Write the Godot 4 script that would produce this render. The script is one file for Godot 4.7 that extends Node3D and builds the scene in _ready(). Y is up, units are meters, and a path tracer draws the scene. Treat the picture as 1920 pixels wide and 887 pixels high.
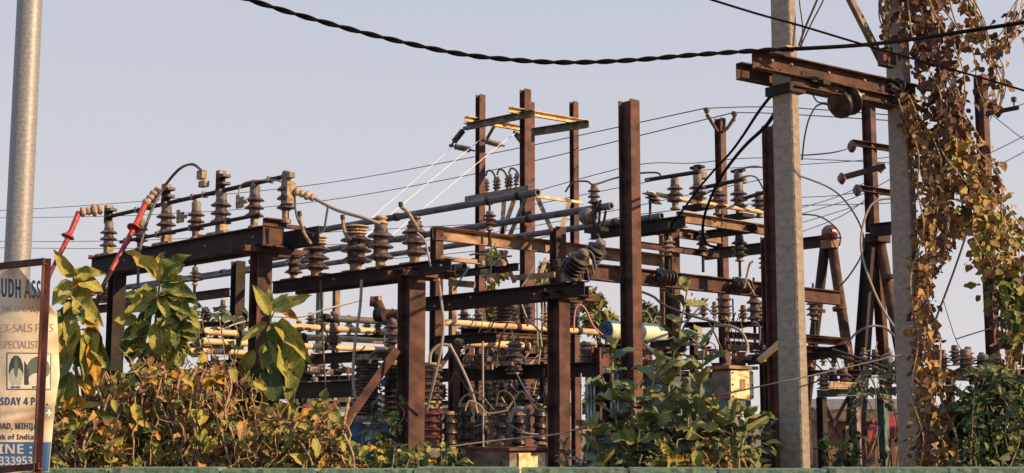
extends Node3D
# An outdoor electrical switchyard behind a low boundary wall.
const FPX := 2640.0                       # focal length in photograph pixels
const EYE := Vector3(0.0, 1.65, 0.0)
const PITCH := 7.7                        # camera looks up a little
const AX := Vector3(-0.682, 0.0, -0.7313) # yard axis going away to the left
const BX := Vector3(0.7313, 0.0, -0.682)  # yard axis going away to the right
const UP := Vector3.UP
var rng := RandomNumberGenerator.new()
var M := {}
var used := {}
var cache := {}

# ---------------------------------------------------------------- measuring
func P(x: float, y: float, d: float) -> Vector3:
	var u := (x - 960.0) / FPX
	var v := (443.5 - y) / FPX
	var t := deg_to_rad(PITCH)
	var dir := Vector3(u, v * cos(t) + sin(t), -(cos(t) - v * sin(t)))
	return EYE + dir * (d / -dir.z)
func PY(x: float, y: float, h: float) -> Vector3:      # the point of a sight line at height h
	var q := P(x, y, 1.0) - EYE
	return EYE + q * ((h - EYE.y) / q.y)
func sx(p: Vector3) -> float:
	var q := p - EYE
	var t := deg_to_rad(PITCH)
	return 960.0 + FPX * q.x / (-q.z * cos(t) + q.y * sin(t))
func L(p: Vector3, dir: Vector3, x: float) -> Vector3:  # where the line p + dir*t is seen at column x
	var t := deg_to_rad(PITCH)
	var k := (x - 960.0) / FPX
	var q := p - EYE
	var num := k * (-q.z * cos(t) + q.y * sin(t)) - q.x
	var den := dir.x - k * (-dir.z * cos(t) + dir.y * sin(t))
	return p + dir * (num / den)
func PTS(list: Array) -> Array:                         # [[x, y, d], ...] -> smooth curve
	var c := []
	for q in list: c.append(P(q[0], q[1], q[2]))
	return smooth(c, 6)
func smooth(c: Array, n: int) -> Array:
	if c.size() < 3: return c
	var out := []
	for i in c.size() - 1:
		var a: Vector3 = c[max(i - 1, 0)]; var b: Vector3 = c[i]
		var e: Vector3 = c[i + 1]; var f: Vector3 = c[min(i + 2, c.size() - 1)]
		for k in n: out.append(b.cubic_interpolate(e, a, f, float(k) / n))
	out.append(c[c.size() - 1])
	return out
func sag(a: Vector3, b: Vector3, drop: float, n := 12) -> Array:
	var out := []
	for i in n + 1:
		var t := float(i) / n
		out.append(a.lerp(b, t) + Vector3(0, -drop * 4.0 * t * (1.0 - t), 0))
	return out

# ---------------------------------------------------------------- mesh building
class MB:
	var v := PackedVector3Array()
	var n := PackedVector3Array()
	var uv := PackedVector2Array()
	var ix := PackedInt32Array()
	func tri(a: Vector3, b: Vector3, c: Vector3) -> void:
		var nn := (c - a).cross(b - a).normalized()
		var s := v.size()
		v.append(a); v.append(b); v.append(c)
		for k in 3: n.append(nn); uv.append(Vector2.ZERO)
		ix.append(s); ix.append(s + 1); ix.append(s + 2)
	func quad(a: Vector3, b: Vector3, c: Vector3, d: Vector3) -> void:
		var nn := (c - a).cross(b - a).normalized()
		var s := v.size()
		v.append(a); v.append(b); v.append(c); v.append(d)
		for k in 4: n.append(nn)
		uv.append(Vector2(0, 0)); uv.append(Vector2(1, 0)); uv.append(Vector2(1, 1)); uv.append(Vector2(0, 1))
		for k in [0, 1, 2, 0, 2, 3]: ix.append(s + k)
	# a section drawn in (side, up) swept straight from p0 to p1
	func prism(sec: PackedVector2Array, p0: Vector3, p1: Vector3, upv: Vector3, taper := 1.0) -> void:
		var t := (p1 - p0).normalized()
		var s := t.cross(upv).normalized()
		var u := s.cross(t).normalized()
		var m := sec.size()
		if not Geometry2D.is_polygon_clockwise(sec):
			sec = sec.duplicate(); sec.reverse()
		for i in m:
			var a := sec[i]; var b := sec[(i + 1) % m]
			var a0 := p0 + s * a.x + u * a.y; var b0 := p0 + s * b.x + u * b.y
			var a1 := p1 + (s * a.x + u * a.y) * taper; var b1 := p1 + (s * b.x + u * b.y) * taper
			quad(a0, a1, b1, b0)
		var tr := Geometry2D.triangulate_polygon(sec)
		for i in range(0, tr.size(), 3):
			var q := []
			for k in 3: q.append(sec[tr[i + k]])
			var w0 := []; var w1 := []
			for e in q:
				w0.append(p0 + s * e.x + u * e.y); w1.append(p1 + (s * e.x + u * e.y) * taper)
			var flip: bool = (w1[2] - w1[0]).cross(w1[1] - w1[0]).dot(t) < 0.0
			if flip:
				tri(w1[0], w1[2], w1[1]); tri(w0[0], w0[1], w0[2])
			else:
				tri(w1[0], w1[1], w1[2]); tri(w0[0], w0[2], w0[1])
	func tube(pts: Array, r: float, sides := 6, r1 := -1.0, capped := true) -> void:
		if r1 < 0.0: r1 = r
		var cnt := pts.size()
		var t: Vector3 = (pts[1] - pts[0]).normalized()
		var side := t.cross(Vector3.UP if absf(t.y) < 0.9 else Vector3.RIGHT).normalized()
		var s0 := v.size()
		for i in cnt:
			var tt: Vector3
			if i == 0: tt = (pts[1] - pts[0]).normalized()
			elif i == cnt - 1: tt = (pts[i] - pts[i - 1]).normalized()
			else: tt = (pts[i + 1] - pts[i - 1]).normalized()
			side = (side - tt * side.dot(tt)).normalized()
			var up := tt.cross(side)
			var rr := lerpf(r, r1, float(i) / (cnt - 1))
			for k in sides:
				var a := TAU * k / sides
				var d := side * cos(a) + up * sin(a)
				v.append(pts[i] + d * rr); n.append(d); uv.append(Vector2(float(k) / sides, float(i)))
		for i in cnt - 1:
			for k in sides:
				var a := s0 + i * sides + k; var b := s0 + i * sides + (k + 1) % sides
				ix.append(a); ix.append(a + sides); ix.append(b)
				ix.append(b); ix.append(a + sides); ix.append(b + sides)
		if capped:
			for e in [0, cnt - 1]:
				for k in range(1, sides - 1):
					var o: int = s0 + e * sides
					var a := v[o]; var b := v[o + k]; var c := v[o + k + 1]
					if e == 0: tri(a, c, b)
					else: tri(a, b, c)
	# profile of (radius, along) turned round an axis
	func lathe(prof: Array, base: Vector3, axis: Vector3, sides := 14) -> void:
		var t := axis.normalized()
		var s := t.cross(Vector3.RIGHT if absf(t.x) < 0.9 else Vector3.UP).normalized()
		var u := t.cross(s)
		for i in prof.size() - 1:
			var a: Vector2 = prof[i]; var b: Vector2 = prof[i + 1]
			var e := (b - a)
			if e.length() < 1e-6: continue
			var nr := e.y / e.length(); var nt := -e.x / e.length()
			var s0 := v.size()
			for k in sides + 1:
				var w := TAU * k / sides
				var d := s * cos(w) + u * sin(w)
				v.append(base + d * a.x + t * a.y); v.append(base + d * b.x + t * b.y)
				var nn := (d * nr + t * nt).normalized()
				n.append(nn); n.append(nn)
				uv.append(Vector2(float(k) / sides, a.y)); uv.append(Vector2(float(k) / sides, b.y))
			for k in sides:
				var q := s0 + k * 2
				ix.append(q); ix.append(q + 1); ix.append(q + 2)
				ix.append(q + 2); ix.append(q + 1); ix.append(q + 3)
	func box(c: Vector3, ax: Vector3, ay: Vector3, az: Vector3, ch := 0.0) -> void:
		var hx := ax.length(); var hy := ay.length()
		var sec := PackedVector2Array()
		if ch > 0.0:
			for q in [[hx, hy - ch], [hx - ch, hy], [-hx + ch, hy], [-hx, hy - ch], [-hx, -hy + ch], [-hx + ch, -hy], [hx - ch, -hy], [hx, -hy + ch]]:
				sec.append(Vector2(q[0], q[1]))
		else:
			sec = PackedVector2Array([Vector2(hx, hy), Vector2(-hx, hy), Vector2(-hx, -hy), Vector2(hx, -hy)])
		prism(sec, c - az, c + az, ay)
	func mesh(off := Vector3.ZERO) -> ArrayMesh:
		var arr := []
		arr.resize(Mesh.ARRAY_MAX)
		if off != Vector3.ZERO:
			for i in v.size(): v[i] -= off
		arr[Mesh.ARRAY_VERTEX] = v; arr[Mesh.ARRAY_NORMAL] = n
		arr[Mesh.ARRAY_TEX_UV] = uv; arr[Mesh.ARRAY_INDEX] = ix
		var m := ArrayMesh.new()
		m.add_surface_from_arrays(Mesh.PRIMITIVE_TRIANGLES, arr)
		return m

func sec_i(h: float, w: float, tf := 0.012, tw := 0.01) -> PackedVector2Array:   # I section, flanges up and down, centred
	var a := w / 2; var b := h / 2; var c := tw / 2
	return PackedVector2Array([Vector2(-a, -b), Vector2(a, -b), Vector2(a, -b + tf), Vector2(c, -b + tf), Vector2(c, b - tf), Vector2(a, b - tf), Vector2(a, b), Vector2(-a, b), Vector2(-a, b - tf), Vector2(-c, b - tf), Vector2(-c, -b + tf), Vector2(-a, -b + tf)])
func sec_c(h: float, w: float, t := 0.01) -> PackedVector2Array:                # channel, web on the -side
	var a := w / 2; var b := h / 2
	return PackedVector2Array([Vector2(-a, -b), Vector2(a, -b), Vector2(a, -b + t), Vector2(-a + t, -b + t), Vector2(-a + t, b - t), Vector2(a, b - t), Vector2(a, b), Vector2(-a, b)])
func sec_l(h: float, w: float, t := 0.008) -> PackedVector2Array:
	var a := w / 2; var b := h / 2
	return PackedVector2Array([Vector2(-a, -b), Vector2(a, -b), Vector2(a, -b + t), Vector2(-a + t, -b + t), Vector2(-a + t, b), Vector2(-a, b)])
func sec_r(h: float, w: float, ch := 0.0) -> PackedVector2Array:
	var a := w / 2; var b := h / 2
	if ch <= 0.0: return PackedVector2Array([Vector2(-a, -b), Vector2(a, -b), Vector2(a, b), Vector2(-a, b)])
	return PackedVector2Array([Vector2(-a + ch, -b), Vector2(a - ch, -b), Vector2(a, -b + ch), Vector2(a, b - ch), Vector2(a - ch, b), Vector2(-a + ch, b), Vector2(-a, b - ch), Vector2(-a, -b + ch)])

# ---------------------------------------------------------------- objects
func numbered(called: String) -> String:
	var k: int = used.get(called, 0)
	used[called] = k + 1
	return called if k == 0 else "%s_%03d" % [called, k]
func thing(called: String, label: String, category: String, at := Vector3.ZERO, group := "", kind := "") -> Node3D:
	var o := Node3D.new()
	o.name = numbered(called); add_child(o); o.position = at
	o.set_meta("label", label); o.set_meta("category", category)
	if group: o.set_meta("group", group)
	o.set_meta("kind", kind if kind else "thing")
	return o
func worldpos(o: Node3D) -> Vector3:
	var p := Vector3.ZERO
	var q = o
	while q != null and q != self:
		p += q.position; q = q.get_parent()
	return p
func part(t: Node3D, called: String, b: MB, m: Material, kind := "") -> MeshInstance3D:
	var o := MeshInstance3D.new()
	o.mesh = b.mesh(worldpos(t)); o.material_override = m; o.name = called
	if kind: o.set_meta("kind", kind)
	t.add_child(o, true)
	return o
func inst(t: Node3D, called: String, me: Mesh, m: Material, xf: Transform3D) -> MeshInstance3D:
	var o := MeshInstance3D.new()
	o.mesh = me; o.material_override = m; o.name = called
	t.add_child(o, true)
	o.transform = Transform3D(xf.basis, xf.origin - worldpos(t))
	return o
func struct_mesh(called: String, b: MB, m: Material) -> MeshInstance3D:
	var o := MeshInstance3D.new()
	o.mesh = b.mesh(); o.material_override = m; o.name = called
	o.set_meta("kind", "structure")
	add_child(o)
	return o

# ---------------------------------------------------------------- materials
func noise_tex(cols: Array, offs: Array, freq: float, seed_: int, size := 256, oct := 5, normal := false) -> NoiseTexture2D:
	var nz := FastNoiseLite.new()
	nz.seed = seed_; nz.frequency = freq; nz.fractal_octaves = oct
	nz.noise_type = FastNoiseLite.TYPE_SIMPLEX_SMOOTH
	var t := NoiseTexture2D.new()
	t.width = size; t.height = size; t.seamless = true; t.noise = nz
	t.as_normal_map = normal
	if normal: t.bump_strength = 3.0
	else:
		var g := Gradient.new()
		g.offsets = PackedFloat32Array(offs)
		var pc := PackedColorArray()
		for c in cols: pc.append(Color8(c[0], c[1], c[2]))
		g.colors = pc
		t.color_ramp = g
	return t
func mat_noise(cols: Array, offs: Array, freq: float, scale: float, rough: float, metal := 0.0, seed_ := 1, bump := 0.0) -> StandardMaterial3D:
	var m := StandardMaterial3D.new()
	m.albedo_texture = noise_tex(cols, offs, freq, seed_)
	m.uv1_triplanar = true; m.uv1_world_triplanar = true
	m.uv1_scale = Vector3.ONE * scale
	m.roughness = rough; m.metallic = metal
	if bump > 0.0:
		m.normal_enabled = true; m.normal_texture = M.get("bump"); m.normal_scale = bump
	return m
func flat(c: Array, rough := 0.7, metal := 0.0) -> StandardMaterial3D:
	var m := StandardMaterial3D.new()
	m.albedo_color = Color8(c[0], c[1], c[2]); m.roughness = rough; m.metallic = metal
	return m
func leaf_mat(base: Array, vein: Array, blotch: Array, amount: float, seed_: int, rough := 0.72, back := 0.55) -> StandardMaterial3D:
	var im := Image.create(48, 96, false, Image.FORMAT_RGB8)
	var nz := FastNoiseLite.new()
	nz.seed = seed_; nz.frequency = 0.06; nz.fractal_octaves = 4
	var cb := Color8(base[0], base[1], base[2]); var cv := Color8(vein[0], vein[1], vein[2]); var cx := Color8(blotch[0], blotch[1], blotch[2])
	for y in 96:
		for x in 48:
			var u := absf(x - 23.5) / 24.0
			var c := cb.lerp(cb.darkened(0.35), clampf(nz.get_noise_2d(x * 2.0 + 300, y * 2.0) + 0.35, 0, 1) * 0.6)
			var k := fposmod(y / 96.0 * 9.0 + u * 1.6, 1.0)
			if k < 0.13 and u > 0.05: c = c.lerp(cv, 0.45)
			if u < 0.06: c = c.lerp(cv, 0.8)
			var q := nz.get_noise_2d(x * 0.8, y * 0.8) * 0.9 + u * 0.25 + amount - 0.55
			if q > 0.0: c = c.lerp(cx, clampf(q * 4.0, 0, 1))
			im.set_pixel(x, y, c)
	var m := StandardMaterial3D.new()
	m.albedo_texture = ImageTexture.create_from_image(im)
	m.roughness = rough
	m.cull_mode = BaseMaterial3D.CULL_DISABLED
	if back > 0.0:
		m.backlight_enabled = true
		m.backlight = Color(cb.r * back, cb.g * back, cb.b * back)
	return m
func make_materials() -> void:
	M.bump = noise_tex([], [], 0.04, 77, 256, 5, true)
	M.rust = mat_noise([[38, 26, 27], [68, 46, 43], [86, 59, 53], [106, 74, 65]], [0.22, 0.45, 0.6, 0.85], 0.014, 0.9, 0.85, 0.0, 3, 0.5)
	M.rust_dark_shaded = mat_noise([[20, 15, 18], [32, 24, 27], [52, 37, 36]], [0.25, 0.5, 0.8], 0.014, 0.8, 0.8, 0.0, 5, 0.5)  # dark rust; on beams the shade of the visible side is in this colour
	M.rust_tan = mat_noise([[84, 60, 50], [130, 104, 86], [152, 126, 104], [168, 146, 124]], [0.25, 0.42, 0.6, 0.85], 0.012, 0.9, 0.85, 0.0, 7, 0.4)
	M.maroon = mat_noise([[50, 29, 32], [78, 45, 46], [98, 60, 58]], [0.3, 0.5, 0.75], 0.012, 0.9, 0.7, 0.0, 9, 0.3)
	M.porcelain = mat_noise([[56, 44, 47], [80, 65, 67], [118, 105, 105]], [0.3, 0.52, 0.82], 0.02, 2.2, 0.32, 0.0, 11, 0.1)
	M.porcelain_dark = mat_noise([[30, 26, 28], [46, 38, 40], [84, 72, 70]], [0.3, 0.55, 0.85], 0.02, 2.2, 0.4, 0.0, 12, 0.1)
	M.porcelain_red = mat_noise([[70, 40, 40], [94, 58, 56], [116, 84, 80]], [0.3, 0.55, 0.85], 0.02, 2.2, 0.35, 0.0, 13, 0.1)
	M.steel = mat_noise([[78, 74, 72], [112, 106, 102], [134, 128, 122]], [0.25, 0.5, 0.8], 0.016, 1.5, 0.6, 0.15, 14, 0.3)
	M.pipe = mat_noise([[64, 63, 72], [90, 89, 99], [110, 109, 117]], [0.25, 0.5, 0.8], 0.012, 0.9, 0.62, 0.1, 15, 0.3)
	M.galv = mat_noise([[120, 124, 132], [133, 137, 145], [146, 150, 156]], [0.25, 0.5, 0.8], 0.09, 1.8, 0.5, 0.25, 16, 0.15)
	M.clamp = mat_noise([[92, 80, 66], [142, 126, 104], [176, 160, 134]], [0.25, 0.5, 0.8], 0.03, 2.0, 0.7, 0.1, 17, 0.5)
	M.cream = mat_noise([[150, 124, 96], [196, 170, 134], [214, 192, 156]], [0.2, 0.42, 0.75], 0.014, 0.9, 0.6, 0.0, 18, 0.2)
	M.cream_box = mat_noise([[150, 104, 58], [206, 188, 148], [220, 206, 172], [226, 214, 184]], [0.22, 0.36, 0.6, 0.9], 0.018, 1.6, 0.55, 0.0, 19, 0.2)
	M.mint = mat_noise([[150, 166, 152], [192, 208, 192], [204, 218, 204]], [0.2, 0.45, 0.8], 0.01, 1.2, 0.45, 0.0, 20, 0.1)
	M.blue = mat_noise([[34, 52, 74], [62, 90, 122], [84, 112, 142]], [0.2, 0.5, 0.8], 0.016, 1.4, 0.5, 0.0, 21, 0.2)
	M.teal_tank = mat_noise([[44, 62, 66], [72, 94, 98], [92, 112, 114]], [0.2, 0.5, 0.8], 0.016, 1.4, 0.55, 0.0, 22, 0.2)
	M.concrete = mat_noise([[118, 111, 105], [138, 131, 124], [146, 139, 131], [160, 152, 142]], [0.1, 0.35, 0.62, 0.92], 0.05, 1.3, 0.9, 0.0, 23, 0.8)
	M.cable = flat([22, 20, 25], 0.8)
	M.cable.metallic_specular = 0.1
	M.wire_grey = flat([80, 79, 86], 0.6, 0.1)
	M.wire_pale = flat([150, 142, 134], 0.7)
	M.wire_alu = flat([226, 226, 228], 0.5)
	M.wire_dark = flat([46, 41, 46], 0.7)
	M.wire_green = flat([34, 84, 56], 0.5)
	M.wire_pink = flat([206, 132, 140], 0.5)
	M.red_cap = mat_noise([[120, 34, 36], [158, 52, 50], [176, 70, 64]], [0.25, 0.5, 0.8], 0.02, 2.0, 0.5, 0.0, 24)
	M.tape = mat_noise([[116, 92, 78], [168, 146, 124], [196, 178, 154]], [0.25, 0.5, 0.8], 0.05, 2.2, 0.8, 0.0, 25, 0.8)
	M.ground = mat_noise([[82, 68, 50], [118, 100, 74], [140, 122, 92], [96, 98, 58]], [0.2, 0.45, 0.65, 0.9], 0.02, 0.25, 0.95, 0.0, 26, 0.8)
	M.wall_green = mat_noise([[70, 78, 68], [84, 112, 100], [98, 132, 117], [116, 148, 132]], [0.12, 0.35, 0.6, 0.9], 0.05, 1.1, 0.85, 0.0, 27, 0.6)
	M.bolt = flat([140, 126, 114], 0.6, 0.2)
	M.stem = mat_noise([[112, 92, 66], [156, 132, 98], [186, 164, 128]], [0.25, 0.5, 0.8], 0.03, 3.0, 0.85, 0.0, 28, 0.4)
	M.stem_green = mat_noise([[84, 88, 52], [122, 120, 76], [146, 136, 96]], [0.25, 0.5, 0.8], 0.03, 3.0, 0.7, 0.0, 29, 0.2)
	M.bark = mat_noise([[62, 50, 40], [94, 78, 62], [116, 100, 82]], [0.25, 0.5, 0.8], 0.03, 1.5, 0.9, 0.0, 30, 0.6)
	M.whitewash = mat_noise([[156, 146, 136], [206, 200, 194], [222, 218, 212]], [0.2, 0.4, 0.75], 0.012, 0.35, 0.9, 0.0, 31)
	M.brickish = mat_noise([[96, 78, 66], [128, 106, 88], [146, 126, 106]], [0.2, 0.5, 0.8], 0.012, 0.5, 0.9, 0.0, 32)
	M.red_sheet = mat_noise([[150, 36, 48], [184, 52, 64], [198, 76, 84]], [0.2, 0.5, 0.8], 0.012, 0.6, 0.6, 0.0, 33)
	# leaves: base, vein, blotch, how much blotch
	M.leaf = [
		leaf_mat([84, 102, 46], [158, 162, 94], [156, 142, 60], 0.2, 1),
		leaf_mat([134, 140, 64], [188, 186, 116], [170, 144, 64], 0.26, 2),
		leaf_mat([150, 146, 66], [198, 190, 118], [160, 120, 58], 0.28, 3),
		leaf_mat([176, 136, 36], [204, 172, 84], [140, 86, 34], 0.3, 4),
		leaf_mat([46, 68, 32], [104, 118, 66], [80, 84, 40], 0.1, 5)]
	M.leaf_grey = [
		leaf_mat([112, 126, 96], [168, 174, 142], [128, 122, 84], 0.1, 6, 0.65, 0.2),
		leaf_mat([78, 94, 68], [140, 150, 114], [104, 100, 66], 0.1, 7, 0.6, 0.2),
		leaf_mat([120, 132, 78], [172, 172, 116], [150, 132, 80], 0.2, 8, 0.6, 0.3)]
	M.leaf_dry = [
		leaf_mat([128, 98, 70], [170, 140, 104], [94, 64, 46], 0.3, 9, 0.8, 0.25),
		leaf_mat([98, 68, 60], [138, 104, 88], [70, 46, 42], 0.35, 10, 0.8, 0.2),
		leaf_mat([164, 132, 82], [196, 168, 118], [124, 90, 54], 0.3, 11, 0.8, 0.3),
		leaf_mat([84, 54, 54], [118, 84, 78], [62, 40, 42], 0.3, 12, 0.8, 0.2)]
	M.leaf_far = [
		leaf_mat([122, 126, 70], [150, 152, 92], [140, 128, 60], 0.2, 13, 0.7, 0.2),
		leaf_mat([76, 90, 56], [108, 118, 74], [104, 100, 52], 0.2, 14, 0.7, 0.2)]

# ---------------------------------------------------------------- the scene
func _ready() -> void:
	rng.seed = 20230105
	var cam := Camera3D.new()
	cam.name = "camera"
	cam.position = EYE
	cam.rotation_degrees = Vector3(PITCH, 0, 0)
	cam.fov = rad_to_deg(2.0 * atan(443.5 / FPX))
	cam.near = 0.1; cam.far = 3000.0
	add_child(cam)
	cam.current = true
	var env := Environment.new()
	env.background_mode = Environment.BG_SKY
	var sm := ProceduralSkyMaterial.new()
	sm.sky_top_color = Color8(156, 178, 208)
	sm.sky_horizon_color = Color8(221, 215, 215)
	sm.sky_curve = 0.32
	sm.ground_horizon_color = Color8(206, 200, 202)
	sm.ground_bottom_color = Color8(120, 108, 92)
	sm.sky_energy_multiplier = 0.85
	var sky := Sky.new()
	sky.sky_material = sm
	env.sky = sky
	env.tonemap_mode = Environment.TONE_MAPPER_LINEAR
	env.tonemap_exposure = 1.5
	env.sdfgi_enabled = true; env.ssao_enabled = true; env.ssil_enabled = true
	env.fog_enabled = false
	var we := WorldEnvironment.new()
	we.name = "environment"; we.environment = env
	add_child(we)
	var sun := DirectionalLight3D.new()
	sun.name = "sun"
	sun.light_energy = 1.6
	sun.light_color = Color(1.0, 0.82, 0.6)
	sun.light_angular_distance = 0.55
	sun.shadow_enabled = true
	add_child(sun)
	sun.look_at_from_position(Vector3(0.86, 0.42, 0.27), Vector3.ZERO, UP)
	make_materials()
	build_ground()
	build_wall()
	build_columns()
	build_left_gantry()
	build_centre_gantry()
	build_pipes()
	build_tall_gantry()
	build_right_yard()
	build_far_right()
	build_lower_yard()
	build_transformer()
	build_concrete_poles()
	build_wires()
	build_lamp_and_banner()
	build_background()
	build_plants()
	build_vines()

func build_ground() -> void:
	var b := MB.new()
	b.quad(Vector3(-900, 0, -1800), Vector3(900, 0, -1800), Vector3(900, 0, 60), Vector3(-900, 0, 60))
	struct_mesh("ground", b, M.ground)

func build_wall() -> void:
	var t := thing("boundary_wall", "low pale green painted boundary wall along the bottom edge", "wall", Vector3(0, 0, -9.2))
	var b := MB.new()
	b.box(Vector3(0.0, 0.66, -9.2), Vector3(7, 0, 0), Vector3(0, 0.66, 0), Vector3(0, 0, 0.1))
	part(t, "wall_body", b, M.wall_green)
	# coping stones laid end to end with open joints
	var x := -6.9
	while x < 6.9:
		var w := rng.randf_range(0.55, 0.8)
		var c := MB.new()
		c.box(Vector3(x + w / 2, 1.354 + rng.randf_range(-0.006, 0.006), -9.2 + rng.randf_range(-0.008, 0.008)), Vector3(w / 2 - 0.006, 0, 0), Vector3(0, 0.033, 0), Vector3(0, 0, 0.14), 0.012)
		part(t, "coping_slab", c, M.wall_green)
		x += w

# a steel column: I section standing on the ground, wide flange to the sun
func col_at(p: Vector3, label: String, h: float, w: float, m: Material, group := "") -> Node3D:
	var base := Vector3(p.x, 0, p.z)
	var t := thing("steel_column", label, "column", base, group)
	var b := MB.new()
	b.prism(sec_i(h, w, 0.014, 0.012), base + Vector3(0, 0.05, 0), p, -AX)
	part(t, "shaft", b, m)
	var f := MB.new()
	f.box(base + Vector3(0, 0.05, 0), AX * (h * 0.9), UP * 0.05, BX * (w * 0.9), 0.0)
	part(t, "concrete_footing", f, M.concrete)
	return t
func column(x: float, ytop: float, d: float, label: String, h := 0.16, w := 0.18, m: Material = null) -> Node3D:
	return col_at(P(x, ytop, d), label, h, w, m if m else M.rust)
# a straight member from p to q with a section centred on the line
func member(called: String, label: String, cat: String, p: Vector3, q: Vector3, sec: PackedVector2Array, m: Material, upv := UP, group := "") -> Node3D:
	var t := thing(called, label, cat, p.lerp(q, 0.5), group)
	var b := MB.new()
	b.prism(sec, p, q, upv)
	part(t, "bar", b, m)
	return t
func bolts(t: Node3D, p: Vector3, q: Vector3, nrm: Vector3, fr: Array, r := 0.014) -> void:
	for f in fr:
		var b := MB.new()
		b.lathe([Vector2(0, 0.016), Vector2(r * 0.7, 0.014), Vector2(r, 0.004), Vector2(r, 0.0)], p.lerp(q, f), nrm, 6)
		part(t, "bolt", b, M.bolt)

func build_columns() -> void:
	# the three near columns with cap plates, and those behind
	var t := column(490, 472, 15.0, "rusty steel column standing behind the tall yellowing plant", 0.16, 0.18)
	cap(t, P(490, 470, 15.0), 444, 560)
	t = column(772, 516, 14.3, "rusty steel column with the slanting brace, bare down to the wall plants", 0.2, 0.205)
	cap(t, P(772, 514, 14.3), 738, 832)
	t = column(1047, 558, 14.6, "rusty steel column under the cluster of grey clamps", 0.18, 0.155)
	cap(t, P(1047, 556, 14.6), 1012, 1104)
	column(220, 512, 17.6, "dark steel column under the far end of the beam by the banner", 0.16, 0.17, M.rust_dark_shaded)
	column(1179, 189, 15.6, "tallest bare rusty column with a darker patch halfway up", 0.19, 0.15)
	column(1447, 236, 15.8, "tall dark steel column close behind the grey concrete pole", 0.16, 0.17, M.rust)
	column(447, 490, 19.5, "slim brown and grey column half hidden behind the first near column", 0.14, 0.15, M.rust_dark_shaded)
	column(819, 427, 19.0, "rusty post carrying the near end of the sunlit tan beam", 0.13, 0.13)
	column(1046, 426, 20.2, "rusty post standing in front of the sunlit tan beam", 0.14, 0.2)
	column(1259, 415, 20.5, "brown post under the corner of the insulator platform", 0.15, 0.18)
	column(1243, 430, 23.0, "slender brown post beside the platform corner post", 0.1, 0.1, M.rust_tan)
	column(849, 500, 24.0, "thin tan post seen between the rusty post and first gantry leg", 0.1, 0.1, M.rust_tan)
	column(631, 530, 24.0, "thin tan post behind the hanging looped cable", 0.09, 0.1, M.rust_tan)
	column(852, 640, 17.0, "short rusty post among the bushings with a slanting brace", 0.1, 0.1)
	column(1125, 652, 17.2, "dark maroon post beside the blue panel", 0.15, 0.17, M.maroon)
	column(1437, 445, 17.2, "brown sunlit post directly behind the tall dark column", 0.1, 0.12)
	var pp := P(600, 535, 26.0)
	t = thing("grey_post", "bluish grey tubular post in the middle of the yard", "post", Vector3(pp.x, 0, pp.z))
	var b := MB.new()
	b.tube([Vector3(pp.x, 0, pp.z), pp], 0.07, 10)
	part(t, "tube", b, M.teal_tank)
func cap(t: Node3D, p: Vector3, x0: float, x1: float) -> void:
	var a := L(p, BX, x0); var q := L(p, BX, x1)
	for o in [-0.1, 0.1]:
		var b := MB.new()
		b.prism(sec_c(0.06, 0.07, 0.009), q + AX * o * 1.25 - UP * 0.005, a + AX * o * 1.25 - UP * 0.005, UP)
		part(t, "cap_channel", b, M.rust)
	var c := MB.new()
	c.box(p + UP * 0.045, AX * 0.14, UP * 0.005, BX * 0.16)
	part(t, "cap_plate", c, M.rust)

# ---- insulators
func shed_mesh(nn: int, ratio: float, bell := 0.55) -> ArrayMesh:    # unit height, radius = ratio
	var key := "shed%d_%.2f_%.2f" % [nn, ratio, bell]
	if cache.has(key): return cache[key]
	var b := MB.new()
	var pr := [Vector2(ratio * 0.5, 0.0)]
	var step := 1.0 / nn
	for i in nn:
		var y := i * step
		pr.append(Vector2(ratio * bell, y + step * 0.16))
		pr.append(Vector2(ratio * 0.94, y + step * 0.2))
		pr.append(Vector2(ratio, y + step * 0.27))
		pr.append(Vector2(ratio * 0.97, y + step * 0.35))
		pr.append(Vector2(ratio * (bell + 0.16), y + step * 0.58))
		pr.append(Vector2(ratio * bell, y + step * 0.72))
		pr.append(Vector2(ratio * bell, y + step * 1.0))
	pr.append(Vector2(ratio * 0.4, 1.0)); pr.append(Vector2(0.001, 1.0))
	b.lathe(pr, Vector3.ZERO, UP, 16)
	cache[key] = b.mesh()
	return cache[key]
# one standing insulator: pedestal, porcelain, cap. Total height h from base to top
func insulator(base: Vector3, h: float, r: float, nn: int, label: String, group := "", axis := UP, pm: Material = null, ped := 0.16, capf := 0.22) -> Node3D:
	var t := thing("post_insulator", label, "insulator", base, group)
	var ax := axis.normalized()
	var b := MB.new()
	b.lathe([Vector2(r * 0.6, 0), Vector2(r * 0.6, h * ped * 0.25), Vector2(r * 0.38, h * ped * 0.35), Vector2(r * 0.38, h * ped * 1.05)], base, ax, 10)
	part(t, "pedestal", b, M.clamp)
	var hp := h * (1.0 - ped - capf)
	var y := ax
	var x := y.cross(Vector3.FORWARD if absf(y.z) < 0.9 else Vector3.RIGHT).normalized()
	var z := x.cross(y)
	var me := shed_mesh(nn, snappedf(r / hp, 0.02), 0.55)
	inst(t, "porcelain", me, pm if pm else M.porcelain, Transform3D(Basis(x * hp, y * hp, z * hp), base + ax * h * ped))
	if capf > 0.01:
		var c := MB.new()
		c.lathe([Vector2(r * 0.5, 0), Vector2(r * 0.52, h * capf * 0.75), Vector2(r * 0.4, h * capf), Vector2(0.001, h * capf)], base + ax * h * (1.0 - capf), ax, 10)
		part(t, "cap", c, M.steel)
	return t
func clampbox(t: Node3D, called: String, c: Vector3, w: float, h: float, d: float, m: Material, ax := AX) -> void:
	var b := MB.new()
	var s := ax.cross(UP).normalized()
	b.box(c, ax * w, UP * h, s * d, 0.006)
	part(t, called, b, m)
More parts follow.
